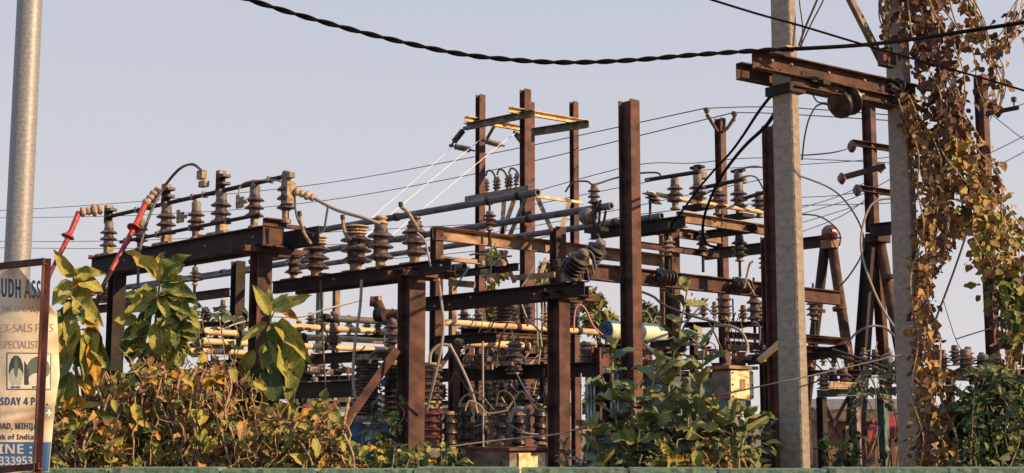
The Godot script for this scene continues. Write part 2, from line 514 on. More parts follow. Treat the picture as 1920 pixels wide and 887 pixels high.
# a wrapped, bulging cable joint between two points
func joint(t: Node3D, called: String, a: Vector3, q: Vector3, r: float, m: Material) -> void:
	var b := MB.new()
	var len := a.distance_to(q)
	var n := int(maxf(3.0, len / (r * 0.9)))
	var pr := [Vector2(0.001, 0.0)]
	for i in n:
		var y := len * i / n; var s := len / n
		var k := rng.randf_range(0.75, 1.15)
		pr.append(Vector2(r * 0.72 * k, y + s * 0.08)); pr.append(Vector2(r * k, y + s * 0.4)); pr.append(Vector2(r * 0.95 * k, y + s * 0.7)); pr.append(Vector2(r * 0.7 * k, y + s * 0.95))
	pr.append(Vector2(0.001, len))
	b.lathe(pr, a, q - a, 9)
	part(t, called, b, m)

const ORD := ["first", "second", "third", "fourth", "fifth", "sixth", "seventh", "eighth", "ninth", "tenth", "eleventh", "twelfth"]

func build_left_gantry() -> void:
	# beam over the first near column, made of two channels, running away to the left
	var h := 0.23
	var p := P(508, 442, 14.75)
	var q := L(p, AX, 172)
	var t := thing("switch_beam", "long steel beam coloured black for shade, carrying the isolator row beside the banner", "beam", p.lerp(q, 0.5))
	var b := MB.new()
	b.prism(sec_i(h, 0.12, 0.014, 0.012), p, q, UP)
	part(t, "front_girder", b, M.rust_dark_shaded)  # near-black colour holds the shade of this side
	var p2 := p + BX * 0.36 - AX * 0.42
	var q2 := q + BX * 0.36
	b = MB.new()
	b.prism(sec_c(0.19, 0.09, 0.012), p2, q2, UP)
	part(t, "rear_channel", b, M.rust_dark_shaded)
	for f in [0.0, 0.33, 0.66, 0.98]:
		b = MB.new()
		var c := p.lerp(q, f) + UP * (h / 2 + 0.006)
		b.prism(sec_l(0.05, 0.05), c - BX * 0.08, c + BX * 0.45, UP)
		part(t, "cross_angle", b, M.rust)
	bolts(t, p - BX * 0.062, q - BX * 0.062, -BX, [0.06, 0.3, 0.52, 0.76])
	bolts(t, p2 - BX * 0.048, q2 - BX * 0.048, -BX, [0.02, 0.05], 0.018)
	b = MB.new()
	b.prism(sec_c(0.3, 0.08, 0.014), p - AX * 0.03 - BX * 0.1 + UP * 0.03, p - AX * 0.03 + BX * 0.16 + UP * 0.03, UP)
	part(t, "end_plate", b, M.rust)
	# seven post insulators in a row
	var top := h / 2 + 0.012
	var m0 := p + BX * 0.16 + UP * top
	var row := [[202, 92, 16, 3], [262, 62, 15, 3], [310, 112, 19, 3], [366, 74, 17, 3], [413, 118, 20, 3], [476, 86, 19, 3], [535, 100, 18, 3]]
	var tops := []
	for i in row.size():
		var r: Array = row[i]
		var a := L(m0, AX, r[0])
		var d := -a.z
		var hh: float = r[1] * d / FPX
		var label := "%s brown ribbed insulator from the left on the long black beam" % ORD[i]
		var jawed := i in [0, 2, 4]
		var ins := insulator(a + UP * 0.02, hh * (0.72 if jawed else 1.0), r[2] * d / FPX, r[3], label, "insulators on the long black beam", UP, null, 0.24, 0.2 if jawed else 0.24)
		if jawed:
			clampbox(ins, "base_plate", a - AX * 0.09 + UP * 0.02, 0.19, 0.02, 0.13, M.clamp)
			clampbox(ins, "foot_bracket", a - AX * 0.02 + UP * (hh * 0.13), 0.05, hh * 0.1, 0.05, M.clamp)
			clampbox(ins, "contact_jaw", a + UP * (hh * 0.87) + AX * 0.03, 0.03, hh * 0.16, 0.045, M.rust_dark_shaded)
			clampbox(ins, "jaw_plate", a + UP * (hh * 0.98) - AX * 0.03, 0.08, 0.018, 0.05, M.porcelain_dark)
			clampbox(ins, "jaw_plate", a + UP * (hh * 0.86) - AX * 0.035, 0.07, 0.016, 0.05, M.porcelain_dark)
			clampbox(ins, "jaw_crown", a + UP * (hh * 1.05) + AX * 0.02, 0.04, 0.022, 0.045, M.clamp)
		tops.append(a + UP * hh)
	# switch blades lying along the tops
	var ba := P(212, 406, -tops[0].z)
	for s in [[0, 2, "leftmost"], [2, 4, "middle"], [4, 6, "rightmost"]]:
		var u: Vector3 = tops[s[0]] - AX * 0.05
		u.y = ba.y
		var w: Vector3 = tops[s[1]] + AX * (0.04 if s[0] < 4 else -0.06)
		w.y = ba.y
		var bl := thing("isolator_tube", "%s dark tubular switch blade above the long black beam" % s[2], "switch blade", u, "blades above the long black beam")
		b = MB.new()
		b.tube([u, w], 0.026, 8)
		part(bl, "tube", b, M.rust_dark_shaded)
		clampbox(bl, "contact_tip", w, 0.05, 0.03, 0.035, M.steel)
		clampbox(bl, "blade_clamp", u.lerp(w, 0.5), 0.02, 0.036, 0.036, M.steel)
		clampbox(bl, "blade_clip", u.lerp(w, 0.72), 0.014, 0.036, 0.036, M.steel)
	var r0 := L(m0 + UP * 0.13 - BX * 0.14, AX, 226); var r1 := L(m0 + UP * 0.13 - BX * 0.14, AX, 484)
	var rod := thing("operating_rod", "thin dark operating rod between the insulator feet on the long black beam", "rod", r0)
	b = MB.new()
	b.tube([r0, r1], 0.022, 8)
	part(rod, "tube", b, M.rust_dark_shaded)
	for f in [0.05, 0.3, 0.55, 0.8]:
		clampbox(rod, "rod_clamp", r0.lerp(r1, f), 0.02, 0.035, 0.035, M.steel)
	# terminal plates hanging beside the third and fifth insulators
	for s in [[338, 408, 16.0, "third"], [450, 380, 15.2, "fifth"]]:
		var c := P(s[0], s[1], s[2])
		var tp := thing("terminal_plate", "pale drilled terminal plate beside the %s insulator of the long beam" % s[3], "terminal", c)
		clampbox(tp, "plate", c, 0.075, 0.06, 0.008, M.clamp)
		clampbox(tp, "tongue", c + AX * -0.09 + UP * 0.0, 0.05, 0.02, 0.008, M.clamp)
		clampbox(tp, "lug", c + AX * 0.05 + UP * 0.07, 0.02, 0.025, 0.012, M.clamp)
		bolts(tp, c - BX * 0.008 + AX * 0.05, c - BX * 0.008 - AX * 0.05, -BX, [0.0, 0.5, 1.0], 0.012)
	# red shrouded cables with taped joints
	var da: float = -tops[0].z
	var cb := thing("red_cable_end", "red sleeved cable end with a flared rain skirt beside the banner", "cable", P(95, 520, da - 0.4))
	cable_end(cb, [P(192, 392, da), P(150, 398, da - 0.1)], [P(148, 398, da - 0.1), P(130, 440, da - 0.2), P(105, 490, da - 0.3)], [P(128, 442, da - 0.2)], [P(105, 490, da - 0.3), P(86, 540, da - 0.4), P(75, 640, da - 0.4)])
	var db: float = -tops[2].z
	cb = thing("red_cable_end", "red sleeved cable end slanting down across the black beam", "cable", P(210, 520, db - 0.7))
	cable_end(cb, [P(300, 354, db), P(272, 385, db - 0.15)], [P(272, 384, db - 0.15), P(250, 430, db - 0.4), P(208, 508, db - 0.7)], [P(252, 426, db - 0.4)], [P(208, 508, db - 0.7), P(182, 565, db - 0.7), P(170, 660, db - 0.7)])
	# big loop of cable up to the fifth insulator
	var lp := thing("jumper_cable", "thick grey cable arching high from the red cable end to the fifth insulator", "cable", P(320, 330, 16))
	b = MB.new()
	b.tube(PTS([[258, 560, db - 0.6], [262, 470, db - 0.5], [280, 405, db - 0.3], [305, 355, db - 0.1], [335, 318, db - 0.3], [360, 308, 15.9], [376, 318, 15.8]]), 0.017, 6)
	part(lp, "sheath", b, M.wire_grey)
	clampbox(lp, "end_lug", P(378, 328, 15.8), 0.06, 0.05, 0.03, M.clamp)
	clampbox(lp, "lug_plate", P(382, 345, 15.8), 0.07, 0.035, 0.03, M.clamp)
	# short pale jumper above the sixth insulator
	lp = thing("jumper_wire", "short pale wire bent over the sixth insulator of the long beam", "wire", P(480, 345, 15))
	b = MB.new()
	b.tube(PTS([[449, 375, 15.1], [450, 350, 15.1], [470, 340, 15.0], [515, 338, 14.9], [530, 342, 14.8]]), 0.01, 6)
	part(lp, "strand", b, M.wire_pale)
	# taped joint on the seventh insulator and its cable to the next bay
	lp = thing("jumper_cable", "brown taped cable running from the seventh insulator down to the next bay", "cable", P(560, 365, 14.8))
	clampbox(lp, "terminal_block", P(541, 362, 14.8), 0.05, 0.12, 0.05, M.clamp)
	joint(lp, "tape_wrap", P(552, 358, 14.8), P(590, 372, 14.8), 0.055, M.tape)
	b = MB.new()
	b.tube(PTS([[588, 371, 14.8], [630, 393, 14.7], [680, 408, 14.6], [712, 420, 14.6]]), 0.02, 7)
	part(lp, "sheath", b, M.wire_pale)
	lp = thing("jumper_wire", "grey wire hanging in a deep loop below the seventh insulator", "wire", P(570, 400, 14.8))
	b = MB.new()
	b.tube(PTS([[552, 365, 14.8], [556, 405, 14.8], [570, 430, 14.8], [590, 438, 14.7], [606, 432, 14.7], [612, 405, 14.7], [615, 385, 14.7]]), 0.012, 6)
	part(lp, "strand", b, M.wire_grey)
func cable_end(t: Node3D, wrap: Array, sleeve: Array, skirts: Array, tail: Array) -> void:
	joint(t, "tape_wrap", wrap[0], wrap[1], 0.075, M.tape)
	var b := MB.new()
	b.tube(smooth(sleeve, 6), 0.038, 9, 0.028)
	part(t, "red_sleeve", b, M.red_cap)
	for s in skirts:
		b = MB.new()
		var ax: Vector3 = (sleeve[0] - sleeve[2]).normalized()
		b.lathe([Vector2(0.03, 0.06), Vector2(0.042, 0.03), Vector2(0.085, -0.01), Vector2(0.085, -0.02), Vector2(0.03, 0.0)], s, ax, 12)
		part(t, "rain_skirt", b, M.red_cap)
	b = MB.new()
	b.tube(smooth(tail, 6), 0.026, 7)
	part(t, "cable_tail", b, M.maroon)

func build_centre_gantry() -> void:
	# second beam
	var p := P(846, 497, 13.85)
	var q := L(p, AX, 512)
	var t := thing("switch_beam", "steel beam coloured black for shade, with thick taped insulators between the first two near columns", "beam", p.lerp(q, 0.5))
	var b := MB.new()
	b.prism(sec_i(0.135, 0.1, 0.012, 0.012), p, q, UP)
	part(t, "front_girder", b, M.rust_dark_shaded)  # shade of the visible web is put into the colour
	b = MB.new()
	b.prism(sec_c(0.12, 0.07, 0.01), p + BX * 0.34 + AX * 0.3, q + BX * 0.34, UP)
	part(t, "rear_channel", b, M.rust_dark_shaded)
	bolts(t, p - BX * 0.052, q - BX * 0.052, -BX, [0.03, 0.28, 0.6], 0.014)
	for f in [0.02, 0.35, 0.68]:
		b = MB.new()
		var c := p.lerp(q, f) + UP * 0.072
		b.prism(sec_l(0.05, 0.06), c - BX * 0.06, c + BX * 0.42, UP)
		part(t, "cross_angle", b, M.rust_tan)
	var m0 := p + BX * 0.16 + UP * 0.075
	var row := [[550, 62, 17], [592, 74, 26], [667, 84, 31], [713, 86, 25], [777, 84, 25]]
	for i in row.size():
		var r: Array = row[i]
		var a := L(m0, AX, r[0])
		var d := -a.z
		var hh: float = r[1] * d / FPX
		var ins := insulator(a, hh, r[2] * d / FPX, 3, "%s stout ribbed insulator from the left on the taped middle beam" % ORD[i], "insulators on the taped middle beam", UP, M.porcelain, 0.2, 0.1)
		if i in [1, 2, 3]:
			joint(ins, "tape_wrap", a + UP * hh * 0.86, a + UP * (hh * (1.2 if i == 3 else 1.08)), r[2] * d / FPX * (0.6 if i == 3 else 0.72), M.tape)
		if i == 4:
			joint(ins, "red_tape", a + UP * hh * 0.84, a + UP * (hh * 1.12), r[2] * d / FPX * 0.6, M.porcelain_red)
		clampbox(ins, "foot_plate", a + UP * 0.012, 0.13, 0.014, 0.1, M.rust_tan if i % 2 == 0 else M.clamp)
	for s in [[[[570, 465, 14.4], [562, 410, 14.5], [566, 398, 14.5]], "short"], [[[597, 450, 14.6], [585, 470, 14.5], [576, 425, 14.5], [564, 392, 14.4], [562, 380, 14.4]], "long"]]: pass
	# stub cables sticking up from the insulators
	for s in [[[[583, 458, 14.6], [572, 440, 14.6], [567, 428, 14.6], [562, 405, 14.6]], "curved stub of cable rising from the second taped insulator"],
			[[[657, 450, 14.3], [648, 440, 14.3], [644, 424, 14.3], [643, 412, 14.3]], "short cut cable stub rising from the third taped insulator"],
			[[[785, 432, 14.1], [777, 418, 14.1], [766, 400, 14.1], [752, 388, 14.1]], "thick cut cable stub leaning up from the fifth taped insulator"]]:
		var lp := thing("cable_stub", s[1], "cable", P(s[0][0][0], s[0][0][1], s[0][0][2]))
		b = MB.new()
		b.tube(PTS(s[0]), 0.018, 7)
		part(lp, "sheath", b, M.clamp)
		b = MB.new()
		var e: Array = s[0][3]
		b.tube([P(e[0], e[1], e[2]), P(e[0] - 1, e[1] - 9, e[2])], 0.024, 7)
		part(lp, "cut_end", b, M.wire_dark)
	var ew := thing("jumper_wire", "pale wire drooping from the fifth taped insulator to the rusty post", "wire", P(800, 470, 14.1))
	b = MB.new()
	b.tube(PTS([[782, 436, 14.1], [797, 452, 14.1], [803, 478, 14.0], [808, 500, 13.9]]), 0.011, 6)
	part(ew, "strand", b, M.wire_pale)
	# third beam
	p = P(1096, 541, 14.2)
	q = L(p, AX, 795)
	t = thing("switch_beam", "steel beam coloured black for shade, with two pale bolts between the second and third near columns", "beam", p.lerp(q, 0.5))
	b = MB.new()
	b.prism(sec_i(0.155, 0.1, 0.012, 0.012), p, q, UP)
	part(t, "front_girder", b, M.rust_dark_shaded)  # darker than the other rust to stand for shade
	b = MB.new()
	b.prism(sec_c(0.12, 0.07, 0.01), p + BX * 0.3 + AX * 0.2, q + BX * 0.3, UP)
	part(t, "rear_channel", b, M.rust_dark_shaded)
	bolts(t, p - BX * 0.052 + UP * 0.02, q - BX * 0.052 + UP * 0.02, -BX, [0.2, 0.66], 0.016)
	bolts(t, p - BX * 0.052 - UP * 0.04, q - BX * 0.052 - UP * 0.04, -BX, [0.8, 0.9], 0.016)
	# cluster of clamps and lying insulators at its near end
	var c := P(1062, 520, 14.3)
	for s in [[1055, 520, 0.0, "lower lying grey ribbed insulator on the end of the third beam"], [1088, 500, 0.25, "upper lying grey ribbed insulator on the end of the third beam"]]:
		var a := P(s[0], s[1], 14.3 + s[2])
		insulator(a - AX * 0.08, 0.34, 0.11, 5, s[3], "", (AX * -0.7 + UP * 0.7), M.porcelain_dark, 0.12, 0.2)
	t = thing("clamp_cluster", "tangled cluster of grey clamps and wires on the third near column", "clamp", c)
	for k in 9:
		var w := c + Vector3(rng.randf_range(-0.15, 0.24), rng.randf_range(-0.03, 0.22), rng.randf_range(-0.15, 0.15))
		clampbox(t, "clamp", w, rng.randf_range(0.02, 0.06), rng.randf_range(0.02, 0.05), rng.randf_range(0.015, 0.05), [M.steel, M.rust, M.clamp, M.rust_dark_shaded][k % 4], AX.rotated(UP, rng.randf_range(-0.6, 0.6)))
	for k in 5:
		b = MB.new()
		var a := c + Vector3(rng.randf_range(-0.1, 0.1), rng.randf_range(0, 0.2), 0.05)
		b.tube(smooth([a, a + Vector3(0.08, 0.12, 0.05), a + Vector3(0.2, 0.08, 0.03), a + Vector3(0.24, -0.08, 0)], 5), 0.014, 6)
		part(t, "strand", b, M.wire_grey)
	# sunlit tan beam running away to the right, carried by the rusty post
	p = P(814, 438, 18.9)
	q = L(p, BX, 1246)
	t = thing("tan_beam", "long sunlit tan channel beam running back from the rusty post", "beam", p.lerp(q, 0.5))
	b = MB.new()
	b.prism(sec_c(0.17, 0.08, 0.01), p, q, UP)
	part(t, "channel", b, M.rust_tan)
	b = MB.new()
	b.prism(sec_r(0.014, 0.12), p + UP * 0.094, q + UP * 0.094, UP)
	part(t, "top_plate", b, M.rust)
	bolts(t, p - AX * 0.042, q - AX * 0.042, -AX, [0.03, 0.25, 0.5, 0.8], 0.014)
	# short dark beam with clutter behind the third beam
	p = P(972, 500, 19.0); q = L(p, AX, 835)
	t = member("cross_beam", "short dark beam cluttered with clamps above the third beam", "beam", p, q, sec_i(0.1, 0.08), M.rust_dark_shaded)
	for k in 7:
		clampbox(t, "clamp", p.lerp(q, rng.randf()) + UP * rng.randf_range(-0.11, 0.1) - BX * 0.08, rng.randf_range(0.03, 0.1), rng.randf_range(0.015, 0.04), 0.03, [M.clamp, M.rust_tan, M.steel][k % 3])
	t = member("bracket_plate", "flat drilled tan bracket above the third beam", "bracket", P(842, 530, 17.5), P(890, 534, 17.2), sec_r(0.08, 0.03), M.rust_tan)
	t = member("bracket_plate", "long drilled tan bracket beside the yellow rod", "bracket", P(965, 521, 18.0), P(1040, 515, 17.6), sec_r(0.07, 0.03), M.rust_tan)
	t = member("yellow_rod", "short bright yellow sunlit rod leaning behind the third beam", "rod", P(1012, 520, 18.0), P(1024, 484, 18.0), sec_r(0.05, 0.04, 0.01), M.cream)
	# strain ball hanging from the tan beam
	t = thing("hanging_insulator", "small round insulator knob hanging on a wire above the third beam", "insulator", P(920, 527, 17.5))
	b = MB.new()
	b.lathe([Vector2(0.001, -0.04), Vector2(0.04, -0.03), Vector2(0.05, 0.0), Vector2(0.035, 0.035), Vector2(0.001, 0.045)], P(920, 527, 17.5), UP, 12)
	part(t, "knob", b, M.clamp)
	b = MB.new()
	b.tube([P(920, 527, 17.5), P(921, 450, 18.6)], 0.009, 5)
	part(t, "wire", b, M.wire_dark)

func stems(t: Node3D, base: Vector3, h: float, down: float, up: float) -> void:
	var b := MB.new()
	if down > 0.0:
		b.tube([base - UP * down, base + UP * 0.01], 0.022, 7)
		part(t, "support_stem", b, M.rust_dark_shaded)
	if up > 0.0:
		b = MB.new()
		b.tube([base + UP * (h - 0.01), base + UP * (h + up)], 0.016, 7)
		part(t, "hanger_stem", b, M.rust_dark_shaded)
func busbar(label: String, p: Vector3, q: Vector3, r: float, m: Material, clamps: Array, open_end := true) -> Node3D:
	var t := thing("bus_pipe", label, "pipe", p)
	var b := MB.new()
	b.tube([p, q], r, 14, -1.0, false)
	part(t, "pipe", b, m)
	if open_end:
		for e in [[p, (p - q).normalized()], [q, (q - p).normalized()]]:
			b = MB.new()
			b.lathe([Vector2(r, -0.06), Vector2(r * 1.08, -0.06), Vector2(r * 1.08, 0.006), Vector2(r * 0.72, 0.006), Vector2(r * 0.7, -0.05), Vector2(0.001, -0.05)], e[0], e[1], 14)
			part(t, "end_collar", b, m)
	for f in clamps:
		b = MB.new()
		b.lathe([Vector2(r, -0.04), Vector2(r * 1.3, -0.035), Vector2(r * 1.3, 0.035), Vector2(r, 0.04)], p.lerp(q, f), q - p, 14)
		part(t, "clamp_ring", b, M.rust_dark_shaded)
	return t
func pipeA(label: String, x0: float, y0: float, d0: float, x1: float, r: float, m: Material, clamps: Array) -> Node3D:
	var p := P(x0, y0, d0)
	return busbar(label, p, L(p, AX, x1), r, m, clamps)
func pipeB(label: String, x0: float, y0: float, d0: float, x1: float, r: float, m: Material, clamps: Array) -> Node3D:
	var p := P(x0, y0, d0)
	return busbar(label, p, L(p, BX, x1), r, m, clamps)

func build_pipes() -> void:
	pipeA("highest long grey bus pipe, its open end beside the middle gantry leg", 1008, 361, 19.8, 530, 0.052, M.pipe, [0.06, 0.16, 0.5])
	pipeA("second long grey bus pipe, ending before the tallest bare column", 1146, 386, 19.4, 470, 0.05, M.pipe, [0.03, 0.18, 0.45, 0.75])
	pipeA("third long grey bus pipe, passing behind the rusty post", 1240, 405, 20.6, 560, 0.048, M.pipe, [0.1, 0.35, 0.6])
	pipeA("short grey pipe low among the taped insulators", 870, 500, 16.2, 560, 0.045, M.pipe, [0.2, 0.6])
	pipeA("grey pipe below the long black beam beside the red cable", 590, 486, 19.0, 110, 0.042, M.pipe, [0.3, 0.7])
	pipeA("lower grey pipe behind the leafy plants", 470, 508, 20.0, 250, 0.03, M.pipe, [0.4])
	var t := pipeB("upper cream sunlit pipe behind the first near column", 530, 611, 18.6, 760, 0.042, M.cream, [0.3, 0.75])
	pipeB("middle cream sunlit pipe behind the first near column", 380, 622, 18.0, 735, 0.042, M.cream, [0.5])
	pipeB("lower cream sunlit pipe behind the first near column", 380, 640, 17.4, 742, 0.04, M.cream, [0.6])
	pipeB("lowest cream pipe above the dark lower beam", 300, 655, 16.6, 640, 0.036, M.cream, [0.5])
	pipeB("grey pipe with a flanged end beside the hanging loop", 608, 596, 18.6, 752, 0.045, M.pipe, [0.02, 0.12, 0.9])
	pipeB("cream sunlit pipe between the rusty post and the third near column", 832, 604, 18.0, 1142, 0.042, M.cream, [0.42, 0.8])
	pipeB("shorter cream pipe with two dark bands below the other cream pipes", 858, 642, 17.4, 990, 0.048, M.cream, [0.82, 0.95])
	# insulators carrying the pipes
	for s in [[918, 395, 432, 19.5, 0.1, "reddish insulator under the highest bus pipe"], [1114, 345, 395, 19.6, 0.09, "brown insulator standing alone above the second bus pipe"]]:
		var a := P(s[0], s[2], s[3])
		var hi: float = (s[2] - s[1]) * s[3] / FPX
		stems(insulator(a, hi, s[4], 3, s[5], "", UP, M.porcelain_red if s[0] < 1000 else M.porcelain, 0.25, 0.1), a, hi, 0.3 if s[0] > 1000 else 0.22, 0.0 if s[0] > 1000 else 0.12)
	for s in [[625, 656, 606, 18.7, 0.11, "ribbed insulator under the grey flanged pipe"], [735, 660, 590, 18.4, 0.11, "ribbed insulator beside the second near column under the grey pipe"], [365, 535, 500, 19.4, 0.08, "small ribbed insulator below the long black beam beside the leafy plant"], [550, 508, 465, 16.5, 0.1, "small brown insulator under the beam end by the first near column"]]:
		var a := P(s[0], s[1], s[3])
		var hi: float = (s[1] - s[2]) * s[3] / FPX
		stems(insulator(a, hi, s[4], 3, s[5], "", UP, null, 0.2, 0.2), a, hi, 0.2, 0.08)
	# motor-like drum and lever at the end of the second pipe
	var c := P(1103, 405, 19.6)
	t = thing("switch_drive", "grey drum shaped switch drive with levers at the end of the second bus pipe", "switch drive", c)
	var b := MB.new()
	b.lathe([Vector2(0.001, -0.1), Vector2(0.09, -0.1), Vector2(0.12, -0.06), Vector2(0.13, 0.05), Vector2(0.1, 0.1), Vector2(0.001, 0.1)], c, AX, 14)
	part(t, "drum", b, M.steel)
	for s in [[[1122, 432], [1126, 375]], [[1112, 432], [1120, 380]], [[1130, 430], [1136, 395]]]:
		b = MB.new()
		b.tube([P(s[0][0], s[0][1], 19.5), P(s[1][0], s[1][1], 19.5)], 0.02, 6)
		part(t, "lever", b, M.rust_dark_shaded)
	clampbox(t, "mount", P(1118, 432, 19.5), 0.16, 0.03, 0.08, M.rust_dark_shaded)
	# dark beam from the drive to the tall column
	p_beam("dark beam between the switch drive and the insulator platform", 1285, 415, 19.0, 1108, 0.16, 0.1, M.rust_dark_shaded)
func p_beam(label: String, x0: float, y0: float, d0: float, x1: float, h: float, w: float, m: Material, dir := AX) -> Node3D:
	var p := P(x0, y0, d0)
	return member("cross_beam", label, "beam", p, L(p, dir, x1), sec_i(h, w), m)

func build_tall_gantry() -> void:
	# three slender columns far behind with a square of cross arms on top
	column(901, 178, 30.0, "slender maroon gantry leg with white lines crossing its front", 0.14, 0.17, M.maroon)
	column(985, 168, 28.6, "tallest slender maroon gantry leg in the middle of the sky", 0.16, 0.18, M.maroon)
	column(995, 192, 31.0, "slender maroon leg close behind the middle gantry leg", 0.12, 0.14, M.maroon)
	column(1076, 191, 31.6, "slender maroon gantry leg nearest the tallest bare column", 0.14, 0.16, M.maroon)
	var hh := P(985, 222, 28.6).y
	var a0 := PY(872, 238, hh); var a1 := PY(1000, 212, hh)
	member("gantry_crossarm", "grey crossarm joining the first two gantry legs", "crossarm", a0, a1, sec_c(0.14, 0.1, 0.01), M.steel)
	a0 = PY(990, 249, hh); a1 = PY(1102, 232, hh)
	member("gantry_crossarm", "grey crossarm joining the middle and third gantry legs", "crossarm", a0, a1, sec_c(0.16, 0.1, 0.01), M.steel)
	a0 = P(958, 206, 28.0); a1 = P(1105, 231, 31.9)
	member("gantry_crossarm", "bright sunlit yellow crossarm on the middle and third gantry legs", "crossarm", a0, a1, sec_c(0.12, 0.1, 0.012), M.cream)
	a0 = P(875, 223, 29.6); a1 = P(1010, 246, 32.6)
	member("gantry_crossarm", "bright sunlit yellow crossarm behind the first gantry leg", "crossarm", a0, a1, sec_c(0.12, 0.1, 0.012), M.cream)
	# strain insulators on the white lines
	for s in [[[872, 240], [846, 272], "dark blue strain insulator hanging from the gantry corner", M.porcelain_dark], [[846, 273], [890, 283], "short ribbed grey strain insulator below the gantry corner", M.steel], [[905, 263], [946, 274], "ribbed strain insulator beside the first gantry leg", M.steel], [[966, 248], [984, 272], "ribbed strain insulator against the middle gantry leg", M.steel]]:
		var p := P(s[0][0], s[0][1], 29.3); var q := P(s[1][0], s[1][1], 29.0)
		var t := thing("strain_insulator", s[2], "insulator", p)
		var b := MB.new()
		var len := p.distance_to(q)
		var pr := [Vector2(0.001, 0.0), Vector2(0.02, 0.0), Vector2(0.02, len * 0.15)]
		for k in 6:
			var y := len * (0.18 + k * 0.11)
			pr.append(Vector2(0.035, y)); pr.append(Vector2(0.07, y + len * 0.02)); pr.append(Vector2(0.035, y + len * 0.08))
		pr.append(Vector2(0.02, len * 0.86)); pr.append(Vector2(0.02, len)); pr.append(Vector2(0.001, len))
		b.lathe(pr, p, q - p, 10)
		part(t, "sheds", b, s[3])
		clampbox(t, "shackle", p, 0.04, 0.03, 0.03, M.steel)
	# braces and struts of the arm
	for s in [[[912, 258], [925, 235], "small grey strut under the first gantry crossarm"], [[975, 262], [988, 222], "small grey strut on the middle gantry leg"]]:
		member("arm_strut", s[2], "strut", P(s[0][0], s[0][1], 29.2), P(s[1][0], s[1][1], 29.0), sec_l(0.08, 0.08), M.steel)
	# fuse bank shelf between first and middle leg
	var p := P(996, 355, 27.6); var q := L(p, AX, 876)
	member("fuse_shelf", "grey channel shelf behind the highest bus pipe", "shelf", p, q, sec_c(0.16, 0.14, 0.01), M.steel)
	for k in 6:
		var x: float = [913, 929, 934, 951, 957, 968][k]
		var a := L(p + UP * 0.078 - BX * 0.03, AX, x)
		var t := insulator(a, 0.3, 0.065, 3, "%s small fuse insulator from the left on the grey channel shelf" % ORD[k], "fuse insulators on the grey shelf", UP, M.porcelain, 0.15, 0.15)
	for k in 3:
		var x: float = [917, 938, 960][k]
		var t := thing("fuse_wire", "%s dark looped fuse wire above the grey channel shelf" % ["leftmost", "middle", "rightmost"][k], "wire", P(x, 330, 27.3))
		var b := MB.new()
		b.tube(PTS([[x - 6, 330 - k * 2, 27.3], [x - 2, 320 - k * 2, 27.3], [x + 6, 322 - k * 2, 27.3], [x + 12, 334 - k * 3, 27.3], [x + 10, 346 - k * 3, 27.3]]), 0.02, 5)
		part(t, "strand", b, M.wire_dark)
	member("yellow_bar", "thin bright yellow sunlit arm beside the open end of the highest bus pipe", "bar", P(1004, 367, 27.5), P(1094, 380, 29.5), sec_l(0.07, 0.07), M.cream)
	for s in [[[968, 362], [934, 462], "thin grey brace behind the second bus pipe, nearest the middle leg"], [[946, 362], [939, 462], "thin vertical grey brace behind the second bus pipe"], [[1006, 366], [1038, 440], "thin grey brace slanting under the yellow arm"], [[950, 455], [990, 362], "thin grey brace crossing behind the middle gantry leg"], [[1068, 376], [1050, 440], "short yellow brace under the yellow arm"]]:
		member("brace", s[2], "brace", P(s[0][0], s[0][1], 28.2), P(s[1][0], s[1][1], 28.2), sec_l(0.09, 0.07), M.steel if s[0][0] < 1060 else M.cream)
	# lattice struts lower down
	for s in [[[940, 470], [965, 530], "rusty lattice strut below the tan beam leaning away"], [[950, 470], [925, 530], "rusty lattice strut below the tan beam crossing it"]]:
		member("brace", s[2], "brace", P(s[0][0], s[0][1], 26.5), P(s[1][0], s[1][1], 26.5), sec_l(0.08, 0.07), M.rust)

